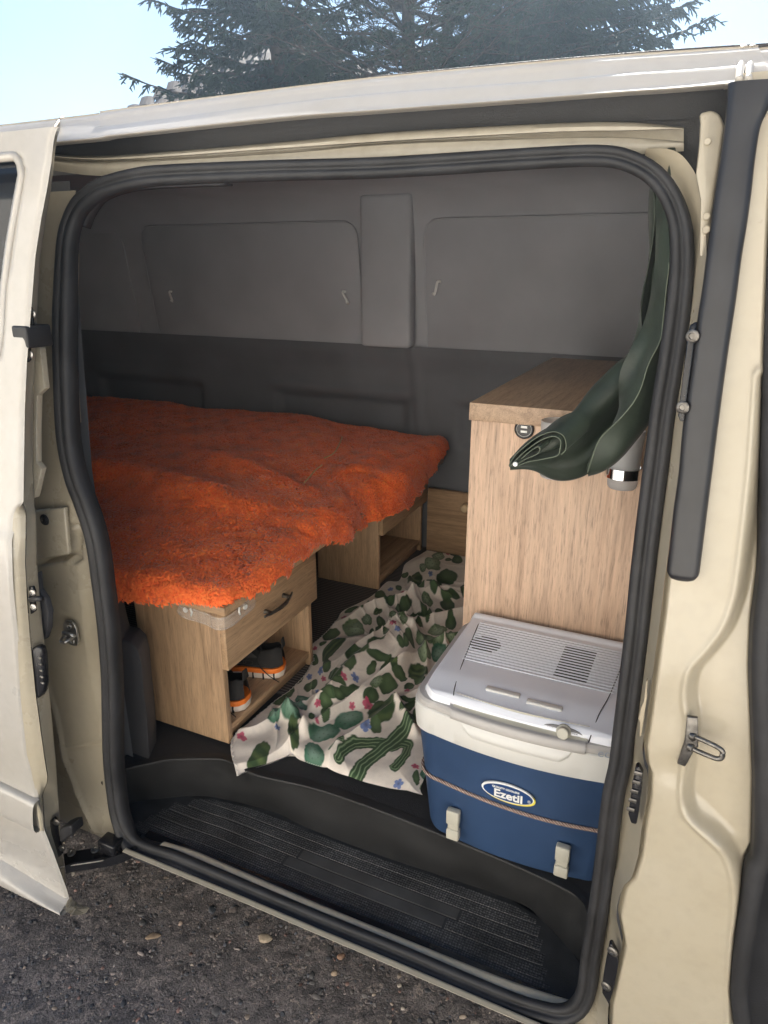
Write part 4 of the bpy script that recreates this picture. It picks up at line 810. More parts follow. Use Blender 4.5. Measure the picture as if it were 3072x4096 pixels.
shx = .012*fnoise(bx, by, 16, 61)*ek; shy = .012*fnoise(bx, by, 16, 62)*ek
hh = np.maximum(hh, .0015); Pz = base[..., 2]+.002+hh*(.25+.75*ek)
over = sst((.178-by)/.02)*sst((-.70-bx)/.05); Pz = Pz-.0*over
PP = np.stack([bx+shx, by+shy, Pz], -1)
PP[..., 0] = np.minimum(PP[..., 0], np.where(PP[..., 1] > .46, -.4235, 9))
cab = (PP[..., 1] < .603) & (PP[..., 1] > .21); PP[..., 0] = np.where(cab, np.maximum(PP[..., 0], -.8915), PP[..., 0])
cb = empty('cactus_blanket', (-.6, .8, F0)); tag(cb, 'cream fleece blanket printed with green cacti and small flowers, crumpled on the floor', 'blanket')
# print, laid out on the flat cloth
qx, qy = proj(np.stack([bx, by, np.full(bx.shape, FZ+.02)], -1).reshape(-1, 3)); qx = (qx-1100)/.4822; qy = (qy-2150)/.4822
nzc = fnoise(qx, qy, .03, 71, 20); nzf = fnoise(qx, qy, .12, 72, 20); jx = qx+4*fnoise(qx, qy, .05, 73); jy = qy+4*fnoise(qx, qy, .05, 74)
C = np.tile(np.array([.80, .72, .63]), (len(qx), 1))*(1+.03*nzc[:, None])
DK = np.array([.030, .062, .022]); MD = np.array([.11, .175, .075]); LT = np.array([.33, .42, .27]); TL_ = np.array([.045, .15, .085]); TLL = np.array([.25, .38, .29])
def blend(c, mk):
    global C
    C = C*(1-mk[:, None])+np.asarray(c)*mk[:, None]
pads = [(635,755,85,75,0,'L'),(765,690,60,42,0,'L'),(900,695,45,35,20,'D'),(890,765,45,50,0,'D'),(810,795,38,45,0,'D'),(940,730,35,25,40,'D'),(925,850,28,32,0,'D'),(495,950,120,65,-50,'E'),(470,1080,50,45,0,'D'),(830,930,75,40,-25,'D'),(545,1175,65,60,0,'D'),(700,1030,80,50,-10,'D'),(650,1120,55,50,0,'D'),(310,1225,75,35,-25,'D'),(530,1250,90,28,5,'D'),(640,1300,100,45,-20,'D'),(245,1355,60,40,0,'T'),(220,1440,80,45,15,'T'),(460,1350,80,45,10,'D'),(440,1420,60,40,0,'D'),(440,1495,40,45,-40,'D'),(540,1350,60,40,0,'D'),(335,1505,30,20,0,'D'),(620,1510,115,70,-20,'T'),(440,1620,130,62,-12,'T'),(335,1785,98,90,0,'T'),(865,1460,110,95,-20,'E'),(825,1575,50,52,0,'D'),(160,1530,100,55,30,'T'),(170,1660,60,100,10,'E'),(-5,1520,75,42,-10,'T'),(920,1260,90,50,-15,'D'),(790,1350,70,35,-15,'D'),(980,1340,38,30,0,'D'),(830,1270,60,35,-40,'L'),(890,1100,60,20,-60,'E'),(940,1130,28,65,-15,'E'),(800,1130,50,25,-60,'D'),(840,1060,80,28,5,'D'),(1000,960,30,45,0,'D'),(1050,950,25,60,20,'D'),(1100,910,35,55,0,'D'),(1080,790,30,45,0,'L'),(1155,1110,105,70,0,'E'),(1190,1190,60,50,0,'D'),(1100,1250,48,42,0,'D'),(1000,1170,60,35,0,'D'),(1215,980,75,48,0,'L'),(1245,870,85,62,0,'L'),(1325,765,80,52,0,'L'),(1440,705,62,50,0,'D'),(1085,565,55,42,0,'D'),(1030,600,30,28,0,'D'),(945,535,50,48,0,'D'),(870,625,45,20,-30,'E'),(720,610,28,25,0,'D'),(830,545,25,45,10,'D'),(775,560,15,45,10,'D'),(1020,670,48,25,20,'L'),(1050,730,38,35,0,'L'),(1150,645,55,22,-10,'D'),(1180,690,50,20,0,'D'),(1220,620,28,60,0,'D'),(1250,660,25,60,20,'D'),(1270,545,42,38,0,'L'),(1180,745,30,30,0,'D'),(1340,625,40,30,0,'D'),(1420,575,60,40,15,'D'),(1450,510,75,35,-10,'D'),(1180,385,75,80,0,'E'),(1340,395,65,35,15,'D'),(1350,470,35,45,30,'D'),(1240,450,40,40,0,'D'),(1440,330,85,58,-20,'D'),(1330,235,75,55,0,'L'),(1240,270,38,32,0,'L'),(1355,155,48,38,0,'L'),(1510,180,45,40,0,'D'),(1440,180,28,15,0,'D'),(1500,130,50,20,0,'D'),(1560,440,35,60,0,'D'),(1080,310,28,25,0,'D'),(1020,430,28,30,0,'D'),(870,470,45,45,0,'D'),(460,800,75,45,-40,'D'),(400,885,35,22,0,'D'),(180,1150,60,55,-50,'D'),(110,1265,55,55,-20,'D'),(40,1340,60,50,0,'D'),(330,1010,35,50,-20,'D'),(1100,1410,90,16,-5,'D'),(1080,1460,80,30,-25,'D'),(1150,1500,50,35,-40,'D'),(640,590,70,22,-20,'D'),(-146,1801,75,130,30,'E'),(1173,2006,28,60,0,'D')]
gp_ = np.random.default_rng(5)
for iy in range(11):
    for ix in range(4): pads.append((1330+ix*125+gp_.uniform(-30, 30)+(0 if iy < 9 else -60), 860+iy*125+gp_.uniform(-30, 30), gp_.uniform(40, 85), gp_.uniform(35, 60), gp_.uniform(-50, 50), 'DLTED'[int(gp_.integers(5))]))
for cx, cy, rx, ry, an, ty in pads:
    a = R(an); dx_ = jx-cx; dy_ = jy-cy; u_ = (dx_*math.cos(a)+dy_*math.sin(a))/rx; v_ = (-dx_*math.sin(a)+dy_*math.cos(a))/ry
    r_ = np.sqrt(u_**2+v_**2)+.05*nzf*min(1, 60/rx); mk = sst((1.03-r_)*9)
    if mk.max() <= 0: continue
    if ty == 'D': col = DK+(MD-DK)*np.clip(.15+.3*nzc+.9*(1-r_), 0, 1)[:, None]
    elif ty == 'L': col = MD+(LT-MD)*np.clip(1.25*(1-r_)+.35*nzc*.6, 0, 1)[:, None]
    elif ty == 'T': col = TL_+(TLL-TL_)*np.clip(1.2*(1-r_)+.35*nzc*.6-.1, 0, 1)[:, None]
    else: col = DK+(np.array([.13, .18, .06])-DK)*(np.clip(np.cos(v_*9)*.5+.3, 0, 1)*np.clip(1.3-r_, 0, 1))[:, None]
    if ty in 'LT':
        gx_ = (np.round(u_*3.5), np.round(v_*3.0)); sp_ = np.exp(-(((u_*3.5-gx_[0])*rx/3.5)**2+((v_*3-gx_[1])*ry/3)**2)/14.0)*(np.abs(gx_[0]+gx_[1]) % 2 == 0); col = col*(1-.75*sp_[:, None])
    blend(col, mk)
def capsule(pts, w_):
    pts = np.array(pts, float); d = np.full(qx.shape, 1e9); sg = np.zeros(qx.shape)
    for i in range(len(pts)-1):
        a, e = pts[i], pts[i+1]-pts[i]; t0 = np.clip(((jx-a[0])*e[0]+(jy-a[1])*e[1])/(e@e), 0, 1); dx_ = jx-a[0]-t0*e[0]; dy_ = jy-a[1]-t0*e[1]; q = np.hypot(dx_, dy_); mk = q < d; d = np.where(mk, q, d); sg = np.where(mk, np.sign(dx_*e[1]-dy_*e[0]), sg)
    w2 = w_*(1+.04*nzf); mk = sst((w2-d)/5); st2 = np.cos(sg*d/w_*11+.6)
    col = np.array([.035, .075, .028])+(np.array([.26, .36, .20])-np.array([.035, .075, .028]))*np.clip(st2*1.5-.55, 0, 1)[:, None]+.015*nzf[:, None]*0; blend(col, mk)
capsule([(600, 1715), (540, 1745), (490, 1785)], 20); capsule([(900, 1690), (780, 1690), (690, 1700), (620, 1770), (545, 1850)], 42)
capsule([(970, 1730), (1040, 1690), (1100, 1710), (1090, 1800), (1010, 1920)], 42); capsule([(1090, 1560), (1010, 1640), (900, 1740), (790, 1850), (660, 1990), (600, 2060)], 60)
for i, (cx, cy, r_, cl_) in enumerate([(570,660,26,0),(330,915,24,0),(785,850,32,0),(685,938,26,0),(995,815,28,0),(605,1220,28,0),(640,1410,30,0),(755,1400,42,0),(375,1445,30,0),(380,1550,26,0),(620,1645,32,0),(440,1165,28,0),(1070,480,30,0),(1085,1300,30,0),(965,1080,22,0),(1140,710,20,0),(1320,640,22,0),(1165,1915,34,0),(1440,125,22,0),(-280,1654,40,0),(520,850,28,1),(400,1115,40,1),(370,1270,28,1),(685,1200,38,1),(1015,870,30,1),(750,1590,42,1),(955,430,26,1),(1310,320,26,1),(1455,415,26,1),(25,1590,34,1),(290,1150,30,1),(1025,2045,46,1),(-60,1900,26,0)]):
    dx_ = jx-cx; dy_ = (jy-cy)*1.25; d = np.hypot(dx_, dy_); th_ = np.arctan2(dy_, dx_); rr_ = r_*(.58+.42*np.abs(np.cos(2.5*th_+i))**.6); mk = sst((rr_-d)/5); cc = np.array([.55, .06, .14]) if cl_ == 0 else np.array([.12, .20, .46]); cc2 = cc*.35
    blend(cc2+(cc-cc2)*np.clip(d/(r_*.45), 0, 1)[:, None], mk*.92)
M['print'] = attr_mat('printed_fleece', .9, .25, 700, sheen=.2, var=.05)
o = grid('cloth', PP, M['print'], cb); setcol(o, C)
M['thread'] = simple('white_stitching', (.75, .72, .66), .8)
def hem(i0_, i1_, pts):
    V = []; zz = []
    for k_, p in enumerate(pts): zz.append(p+np.array([0, 0, .0025 if k_ % 2 else .001])+(np.array([.004, .004, 0]) if k_ % 2 else 0))
    tube('overlock_stitch', zz, .0009, M['thread'], cb, n=5)
fr_ = resample(PP[0, :140], 70, False); hem(0, 0, fr_); le_ = resample(PP[:300, 0], 110, False); hem(0, 0, le_)

# ---- running shoes on the shelf
M['upper'] = simple('shoe_mesh', (.022, .020, .019), .75, var=.3, scale=80, bump=.6, bscale=1300); M['upperp'] = simple('shoe_panel', (.040, .036, .034), .5, var=.2)
M['orange'] = simple('orange_foam', (.85, .20, .02), .6, var=.1); M['sole'] = simple('pale_sole', (.72, .62, .54), .7, var=.12)
def shoe(hx, hy, hz, ang, label):
    t = empty('running_shoe', (hx, hy, hz)); tag(t, label, 'shoe', 'running shoes on the cabinet shelf')
    L = .235; ca, sa = math.cos(ang), math.sin(ang)
    def tw(p): return np.array([hx+ca*p[0]-sa*p[1], hy+sa*p[0]+ca*p[1], hz+p[2]])
    S = np.linspace(0, 1, 30); wv_ = np.interp(S, [0, .03, .1, .25, .45, .7, .85, .96, 1], [.010, .024, .034, .034, .033, .044, .042, .026, .006])
    def ringz(z, k_, inset=0, kk=34):
        R_ = []
        for a in np.linspace(0, 2*math.pi, kk+1)[:-1]:
            s = .5-.5*math.cos(a); wd_ = np.interp(s, S, wv_)*(1+k_)-inset; y = wd_*(1 if a <= math.pi else -1)*min(1, 1.0); R_.append(tw((s*L-.004*k_*4*(1 if s < .5 else -1), y, z+.012*sst((s-.7)/.3))))
        return R_
    def stack(name, lv, mat):
        P = np.array([ringz(z, k_) for z, k_ in lv]); n_, k2 = P.shape[:2]; F = grid_faces(n_, k2, True).tolist(); F += [list(range(k2))[::-1], [(n_-1)*k2+j for j in range(k2)]]
        return mesh(name, P.reshape(-1, 3), F, mat, t, True, 40)
    for k_ in range(7):   # sole blocks
        pass
    stack('outsole', [(.0, -.04), (.003, .04), (.010, .10), (.017, .08)], M['sole'])
    for s in np.linspace(.08, .9, 8):
        w_ = np.interp(s, S, wv_)*1.10
        for sg in (-1, 1): q = [tw((s*L-.0016, sg*(w_-.004), .001)), tw((s*L+.0016, sg*(w_-.004), .001)), tw((s*L+.0016, sg*(w_+.0022), .001)), tw((s*L-.0016, sg*(w_+.0022), .001))]; plate('sole_groove', q, (0, 0, .017), M['upper'], t, bev=0)
    stack('midsole', [(.0165, .07), (.019, .11), (.026, .10), (.030, .06)], M['orange'])
    rows = []
    for i, s in enumerate(S):
        w_ = np.interp(s, S, wv_)*.98; H = np.interp(s, [0, .06, .2, .34, .5, .7, .88, 1], [.082, .094, .082, .078, .082, .056, .040, .020]); r_ = []
        for a in np.linspace(-1, 1, 21):
            th_ = a*math.pi/2; y = w_*math.sin(th_)*(1-.0); z = .032+(H-.032)*abs(math.cos(th_))**.6
            x_ = s*L+(.006*(math.cos(th_)) if s < .05 else 0)-.010*(1-s)**6*math.cos(th_)*0
            if s < .36 and abs(a) < .42: z = z-.030*sst((.42-abs(a))/.12)*sst((.36-s)/.06)*sst((s-.02)/.03)
            r_.append(tw((x_, y*(1-.22*(z-.032)/.06*(s < .45)), z+.006*sst((s-.75)/.25))))
        rows.append(r_)
    grid('upper', np.array(rows), M['upper'], t)
    # heel counter, perforated panel, swirl emblem
    for sg in (-1, 1):
        q = [tw((.060+.0, sg*.0335, .062)), tw((.078, sg*.0325, .076)), tw((.094, sg*.0330, .058))]; plate('vent_panel', q, tuple(np.array(tw((0, sg*.0018, 0)))-np.array(tw((0, 0, 0)))), M['upperp'], t, bev=.0006)
        for cx_ in (.085, .104): sweep('emblem', [tw((cx_+.013*math.cos(a), sg*(.0358+.0010*math.cos(a)), .046+.006*math.sin(a))) for a in np.linspace(0, 6.283, 21)[:-1]], circ(.0009, 5), (0, 1, 0), M['upperp'], t, closed=True)
    plate('heel_tab', [tw((-.002, -.012, .080)), tw((-.002, .012, .080)), tw((.0, .008, .104)), tw((.0, -.008, .104))], tuple(np.array(tw((.004, 0, 0)))-np.array(tw((0, 0, 0)))), M['upper'], t, bev=.001)
    tube('lace', resample([tw((.085, .0, .085)), tw((.07, .02, .100)), tw((.05, .03, .085)), tw((.06, .038, .05)), tw((.03, .046, .02)), tw((.0, .05, .004))], 30), .0012, M['upper'], t, n=6)
    return t
zs = F0+.0435
shoe(-.898, .465, zs, R(196), 'black running shoe with orange midsole, the rear one lying further into the shelf')
shoe(-.899, .300, zs, R(182), 'black running shoe with orange midsole, the front one beside the cabinet side')

# ---- electric cooler box
M['blue'] = simple('blue_plastic', (.024, .052, .118), .45, var=.14, scale=9, bump=.12, bscale=900)
M['cwhite'] = simple('cooler_white', (.62, .61, .58), .42, var=.04, scale=10, bump=.08, bscale=900); M['cgrey'] = simple('cooler_grey', (.42, .40, .385), .45, var=.04, scale=10, bump=.08, bscale=900)
M['lid'] = simple('cooler_lid', (.80, .82, .88), .42, var=.03, scale=10, bump=.10, bscale=900); M['beige'] = simple('latch_beige', (.46, .44, .37), .45, var=.06)
M['dark'] = simple('vent_dark', (.012, .011, .010), .8)
CX = -.213; CB = .458
F0 = FZ+.0028
ck = empty('cooler_box', (CX, .3, F0)); tag(ck, 'blue and white electric cooler box with grey lid standing before the oak cabinet', 'cooler')
def ring(z, hw, yf0, bow, rc=.045, yb=CB, rb=.03, n=14):
    pts = []
    for t in np.linspace(-1, 1, 33):  # front edge, bowed, left to right
        x = t*(hw-rc); pts.append((CX+x, yf0-bow*(1-t*t), z))
    cyf = yf0+rc
    for a in np.linspace(-90, 0, n)[1:]: pts.append((CX+hw-rc+rc*math.cos(R(a)), cyf+rc*math.sin(R(a)), z))
    for a in np.linspace(0, 90, n): pts.append((CX+hw-rb+rb*math.cos(R(a)), yb-rb+rb*math.sin(R(a)), z))
    for a in np.linspace(90, 180, n): pts.append((CX-hw+rb+rb*math.cos(R(a)), yb-rb+rb*math.sin(R(a)), z))
    for a in np.linspace(180, 270, n)[:-1]: pts.append((CX-hw+rc+rc*math.cos(R(a)), cyf+rc*math.sin(R(a)), z))
    return np.array(pts)
def rings(name, L, mat, cap=True):
    P = np.array(L); n_, k2 = P.shape[:2]; F = grid_faces(n_, k2, True).tolist()
    if cap: F += [list(range(k2))[::-1], [(n_-1)*k2+j for j in range(k2)]]
    return mesh(name, P.reshape(-1, 3), F, mat, ck, True, 35)
body = rings('body', [ring(F0+.0005, .168, .176, .012), ring(F0+.004, .174, .170, .012), ring(F0+.012, .176, .168, .012)]+[ring(z, .176+.019*(z-.53)/.235, .168-.021*(z-.53)/.235, .012+.003*(z-.53)/.235) for z in np.linspace(.56, .766, 6)], M['blue'])
rings('collar', [ring(.7662, .1985, .1435, .016), ring(.768, .200, .142, .016), ring(.80, .2010, .138, .016), ring(.822, .2000, .137, .016), ring(.824, .198, .139, .016)], M['cwhite'])
rings('rim', [ring(.8242, .1975, .140, .016), ring(.826, .1985, .138, .016), ring(.834, .1970, .138, .016), ring(.8385, .194, .141, .016), ring(.8395, .188, .148, .014), ring(.8395, .181, .158, .010)], M['cgrey'])
# pressed handle scoop in the collar front
x0_, x1_ = U(1840, 2893, y=.122)[0], U(2285, 3030, y=.122)[0]
xs_ = np.linspace(x0_, x1_, 40); 
def fy(x, base=.138, bow=.016): t = (x-CX)/.155; return base-bow*(1-np.clip(t*t, 0, 1))
rows = []
for v in np.linspace(0, 1, 9):
    zt_ = .8225-.026*v*np.clip(np.minimum((xs_-x0_), (x1_-xs_))/.02, .0, 1)**.5
    rows.append(np.c_[xs_, fy(xs_)-.0012-.0055*math.sin(v*math.pi)*np.clip(np.minimum((xs_-x0_), (x1_-xs_))/.012, 0, 1), zt_])
grid('handle_lip', np.array(rows), M['cwhite'], ck)
# lid
def lidz(x, y):
    fr = sst((.215-y)/.07); e = np.clip(np.minimum(np.minimum(x-(CX-.1775), (CX+.1775)-x), CB-.004-y)/.006, 0, 1)
    return .8635-.007*fr+.004*sst((y-.43)/.01)-.008*(1-e)**2-.010*sst((.152-y)/.014)
xs_ = np.linspace(CX-.1775, CX+.1775, 90); vs = np.linspace(0, 1, 90); X, Vv = np.meshgrid(xs_, vs); yfl = .148-.008*(1-((X-CX)/.1775)**2)+.022*np.clip((np.abs(X-CX)-.150)/.0275, 0, 1)**2
Yl = yfl*(1-Vv)+(CB-.003)*Vv; lidm = grid('lid', np.stack([X, Yl, lidz(X, Yl)], -1), M['lid'], ck)
lo = [np.stack([X[0], Yl[0], lidz(X, Yl)[0]], -1), np.stack([X[0], Yl[0]-.001, lidz(X, Yl)[0]-.004], -1), np.stack([X[0], Yl[0]+.004, lidz(X, Yl)[0]-.012], -1)]
grid('lid_lip', np.array(lo)[::-1], M['lid'], ck)
for m_ in (X[0] < -.334, X[0] > -.093): grid('lid_skirt', np.array([lo[1][m_], lo[1][m_]*[1, 1, 0]+np.array([0, -.001, .8385])])[::-1], M['lid'], ck)
for sgn in (-1, 1): 
    xx_ = CX+sgn*.1775; grid('lid_side', np.array([[(xx_, a, lidz(np.array(xx_), np.array(a))) for a in np.linspace(.165, CB-.003, 20)], [(xx_+sgn*.001, a, .838) for a in np.linspace(.165, CB-.003, 20)]]), M['lid'], ck)
# light face under the lid lip and the handle bar in front of it
xa, xb2 = U(1820, 2790, y=.15)[0], U(2352, 2950, y=.15)[0]; xs_ = np.linspace(xa, xb2, 50)
grid('handle_recess', np.array([np.c_[xs_, fy(xs_, .164, .014), xs_*0+.858], np.c_[xs_, fy(xs_, .158, .014), xs_*0+.845], np.c_[xs_, fy(xs_, .146, .016), xs_*0+.8402]])[::-1], M['beige'], ck)
grid('handle_bar', np.array([np.c_[xs_, fy(xs_, .150), xs_*0+.8400], np.c_[xs_, fy(xs_, .1395), xs_*0+.8410], np.c_[xs_, fy(xs_, .1350), xs_*0+.838], np.c_[xs_, fy(xs_, .1340), xs_*0+.830], np.c_[xs_, fy(xs_, .1355), xs_*0+.8225], np.c_[xs_, fy(xs_, .1385), xs_*0+.8215]])[::-1], M['cgrey'], ck)
for q in ([(1930, 2456), (1905, 2520), (1850, 2655), (1820, 2740), (1815, 2770)], [(2492, 2650), (2440, 2780), (2395, 2860), (2358, 2938)]):
    pts = [];
    for a, b_ in q:
        p = U(a, b_, z=.862); pts.append((p[0], p[1], float(lidz(p[0], p[1]))+.0001))
    sweep('lid_seam', resample(pts, 40), circ(.0009, 6), (0, 0, 1), M['dark'], ck)
def onlid(px, py): p = U(px, py, z=.862); return np.array([p[0], p[1], float(lidz(p[0], p[1]))])
pa, pb_ = onlid(1918, 2493), onlid(1846, 2634); nr_ = 16; vc = onlid(1941, 2580); 
r1, r2, r3, r4 = onlid(2262, 2588), onlid(2386, 2618), onlid(2344, 2738), onlid(2214, 2700)
for i in range(nr_):
    f_ = i/(nr_-1); y = pa[1]*(1-f_)+pb_[1]*f_; xl = pa[0]*(1-f_)+pb_[0]*f_+.002; xr_ = -.050-.022*f_; z = .8635
    box('lid_rib', (xl, y-.0019, z-.001), (xr_, y+.0019, z+.0014), M['lid'], ck, bev=.0005, seg=1)
    if i < nr_-1:
        ym = y+(pb_[1]-pa[1])/(nr_-1)/2; hh2 = .0021
        if abs(ym-vc[1]) < .031:
            hw_ = math.sqrt(.031**2-(ym-vc[1])**2); box('vent_slot', (vc[0]-hw_, ym-hh2, z-.0006), (vc[0]+hw_, ym+hh2, z+.0003), M['dark'], ck, bev=0)
        if r3[1] < ym < r1[1]+.004:
            g_ = (r1[1]-ym)/(r1[1]-r4[1]); box('vent_slot', (r1[0]*(1-g_)+r4[0]*g_, ym-hh2, z-.0006), (r2[0]*(1-g_)+r3[0]*g_, ym+hh2, z+.0003), M['dark'], ck, bev=0)
for a, b_ in ((2012, 2768), (2178, 2818)):
    c = onlid(a, b_); box('lid_catch', c-np.array([.031, .0065, .002]), c+np.array([.031, .0065, .0035]), M['cwhite'], ck, bev=.0022, seg=3)
kp = U(2262, 2922, y=.147); kz = .848
plate('dial_plate', [(kp[0]-.004+.033*math.cos(a), .1425+.10*(.033*math.cos(a))**2, kz-.001+.0078*math.sin(a)) for a in np.linspace(0, 6.283, 33)[:-1]], (0, .004, -.001), M['dark'] if False else simple('dial_grey', (.16, .16, .17), .5), ck, bev=.0004)
disc_stack('dial', (kp[0]-.002, .144, kz-.002), (0, -1, .25), [(.0125, 0), (.0125, .004), (.0105, .006), (.0100, .013), (.0085, .0145), (.0001, .0145)], M['beige'], ck, n=24)
def text(name, body_, size, loc, rot, mat, parent, bold=0, ext=.0002, sx=1.0, align='CENTER'):
    cu = bpy.data.curves.new('tmp', 'FONT'); cu.body = body_; cu.size = size; cu.align_x = align; cu.align_y = 'CENTER'; cu.offset = bold; cu.extrude = ext; cu.resolution_u = 3
    to = bpy.data.objects.new('tmp', cu); COL.objects.link(to); dg = bpy.context.evaluated_depsgraph_get(); me = bpy.data.meshes.new_from_object(to.evaluated_get(dg)); bpy.data.objects.remove(to); me.materials.clear(); me.materials.append(mat)
    o = bpy.data.objects.new(name, me); o.matrix_basis = Matrix.Translation(Vector(loc)) @ rot.to_4x4() @ Matrix.Diagonal((sx, 1, 1, 1)); return wire(o, name, parent)
from mathutils import Euler
FR_ = Euler((R(90+5), 0, 0)).to_matrix()
for dx_, tx in ((-.021, 'COLD'), (.020, 'MAX')): text('dial_text', tx, .0045, (kp[0]-.004+dx_, .1420, kz-.001), Euler((R(90), 0, 0)).to_matrix(), M['dark'], ck)
text('rim_text', 'ecoco', .022, (-.050, .1335, .8335), Euler((R(88), 0, R(14))).to_matrix(), simple('faint_blue', (.30, .34, .40), .4), ck, ext=.0001)
# front badge
lc = U(2034, 3169, y=.138); ly = .1375; n1_ = np.array([0, -.089, 1.0]); n1_ /= np.linalg.norm(n1_)
def bpt(u, v, d=0): return np.array([lc[0]+u, ly-.0040-v*.089-d, lc[2]+v])
def ell(a_, b_, du=0, dv=0, n_=40, d=0): return [bpt(du+a_*math.cos(t), dv+b_*math.sin(t), d) for t in np.linspace(0, 2*math.pi, n_+1)[:-1]]
M['yellow'] = simple('badge_yellow', (.75, .62, .08), .4); M['navy'] = simple('badge_navy', (.016, .050, .16), .35)
bd = empty('badge', tuple(lc)); bd.parent = ck; bd.matrix_parent_inverse = WM(ck).inverted()
plate('badge_ring', ell(.0475, .0205, -.001, .0012), (0, .003, 0), M['white'], bd, bev=0); plate('badge_shadow', ell(.0475, .0200, .002, -.0018, d=-.0004), (0, .003, 0), M['yellow'], bd, bev=0)
plate('badge_field', ell(.0450, .0178, 0, 0, d=.0004), (0, .003, 0), M['navy'], bd, bev=0)
text('badge_text', 'Ezetil', .0245, bpt(.001, -.0042, .0016), FR_, M['white'], bd, bold=.0007, sx=1.0)
text('badge_text', 'QUALITY COOLERS', .0056, bpt(-.004, .0098, .0014), FR_, M['white'], bd, bold=.0002); text('badge_text', '\u00ae', .008, bpt(.0385, -.003, .0014), FR_, M['white'], bd)
for px in ((1815, 3305), (2250, 3449)):
    c = U(px[0], px[1]-12, y=.150); yf2 = .1555-.013*(1-((c[0]-CX)/.15)**2)
    def Z_(z): return yf2-(z-.56)*.089
    lt = empty('latch', (c[0], yf2, c[2])); lt.parent = ck; lt.matrix_parent_inverse = WM(ck).inverted()
    box('latch_top', (c[0]-.0125, Z_(.585)-.009, c[2]+.004), (c[0]+.0125, Z_(.585)+.006, c[2]+.036), M['beige'], lt, bev=.003, seg=3)
    box('latch_link', (c[0]-.0105, Z_(.56)-.005, c[2]-.012), (c[0]+.0105, Z_(.56)+.006, c[2]+.006), M['beige'], lt, bev=.0015)
    box('latch_foot', (c[0]-.0125, Z_(.55)-.009, c[2]-.034), (c[0]+.0125, Z_(.55)+.006, c[2]-.010), M['beige'], lt, bev=.003, seg=3)
# braided elastic cord round the box
m, n, b = newmat('braided_cord'); M['cord'] = m; tc = N(n, 'ShaderNodeTexCoord'); wv = N(n, 'ShaderNodeTexWave', wave_type='BANDS', bands_direction='DIAGONAL', i_Scale=95.0, i_Distortion=2.0); n.links.new(tc.outputs['Object'], wv.inputs['Vector'])
wv.inputs['Detail Scale'].default_value = 3
n.links.new(ramp(n, wv.outputs[0], [(.3, (.16, .075, .06)), (.55, (.30, .20, .15)), (.85, (.52, .44, .38))]), b.inputs['Base Color']); b.inputs['Roughness'].default_value = .85; bp = N(n, 'ShaderNodeBump', i_Strength=.8, i_Distance=.002); n.links.new(wv.outputs[0], bp.inputs['Height']); n.links.new(bp.outputs[0], b.inputs['Normal'])
rg = ring(.657, .1895, .1545, .0135); rg = resample(np.vstack([rg, rg[:1]]), 240, False)[:-1]; rg[:, 2] += .003*np.sin(rg[:, 0]*12)
tag(sweep('cord', rg, circ(.0036, 8), (0, 0, 1), M['cord'], None, closed=True), 'brown and white braided elastic cord stretched round the blue cooler', 'cord')

# ================================================================== GROUND AND SURROUNDINGS
m, n, b = newmat('asphalt'); M['asphalt'] = m; tc = N(n, 'ShaderNodeTexCoord')
v1 = N(n, 'ShaderNodeTexVoronoi', i_Scale=95.0); v2 = N(n, 'ShaderNodeTexVoronoi', i_Scale=42.0); n1 = N(n, 'ShaderNodeTexNoise', i_Scale=260.0, i_Detail=6.0); n2 = N(n, 'ShaderNodeTexNoise', i_Scale=3.0, i_Detail=6.0)
for q in (v2, n1, n2): n.links.new(tc.outputs['Object'], q.inputs['Vector'])
wa = N(n, 'ShaderNodeMixRGB', i_Fac=.06); n.links.new(tc.outputs['Object'], wa.inputs[1]); nw = N(n, 'ShaderNodeTexNoise', i_Scale=60.0, i_Detail=4.0); n.links.new(tc.outputs['Object'], nw.inputs['Vector']); n.links.new(nw.outputs['Color'], wa.inputs[2]); n.links.new(wa.outputs[0], v1.inputs['Vector'])
c1 = ramp(n, v1.outputs['Color'], [(.2, (.115, .107, .105)), (.55, (.18, .163, .157)), (.8, (.25, .22, .21)), (.93, (.36, .31, .27))])
c2 = ramp(n, n1.outputs[0], [(.3, g3(.45)), (.7, g3(1.5))]); c3 = ramp(n, n2.outputs[0], [(.3, (.88, .86, .86)), (.7, (1.1, 1.08, 1.08))])
c = c1
for q in (c2, c3):
    mx = N(n, 'ShaderNodeMixRGB', blend_type='MULTIPLY', i_Fac=1.0); n.links.new(c, mx.inputs[1]); n.links.new(q, mx.inputs[2]); c = mx.outputs[0]
n.links.new(c, b.inputs['Base Color']); b.inputs['Roughness'].default_value = .75
b1 = N(n, 'ShaderNodeBump', i_Strength=.35, i_Distance=.003); n.links.new(v1.outputs['Distance'], b1.inputs['Height']); b1.invert = True
b2 = N(n, 'ShaderNodeBump', i_Strength=.6, i_Distance=.002); n.links.new(n1.outputs[0], b2.inputs['Height']); n.links.new(b1.outputs[0], b2.inputs['Normal']); n.links.new(b2.outputs[0], b.inputs['Normal'])
gx = np.r_[-32, -12, np.linspace(-2.4, 1.0, 300), 12, 32]; gy = np.r_[-28, -12, np.linspace(-1.4, 1.2, 230), 12, 36]
X, Y = np.meshgrid(gx, gy); Zg = .0022*fnoise(X, Y, 60, 21, 20)+.0022*fnoise(X, Y, 190, 22, 20); Zg[(np.abs(X) > 3) | (np.abs(Y) > 2)] = 0
tag(grid('ground', np.stack([X, Y, Zg], 2), M['asphalt']), 'dark coarse worn asphalt under and around the van', None, kind='structure')
M['fill_pave'] = simple('fill_paving', (.74, .70, .65), .85, var=.15, scale=3)  # unseen pale ground, added to throw sunlight into the doorway
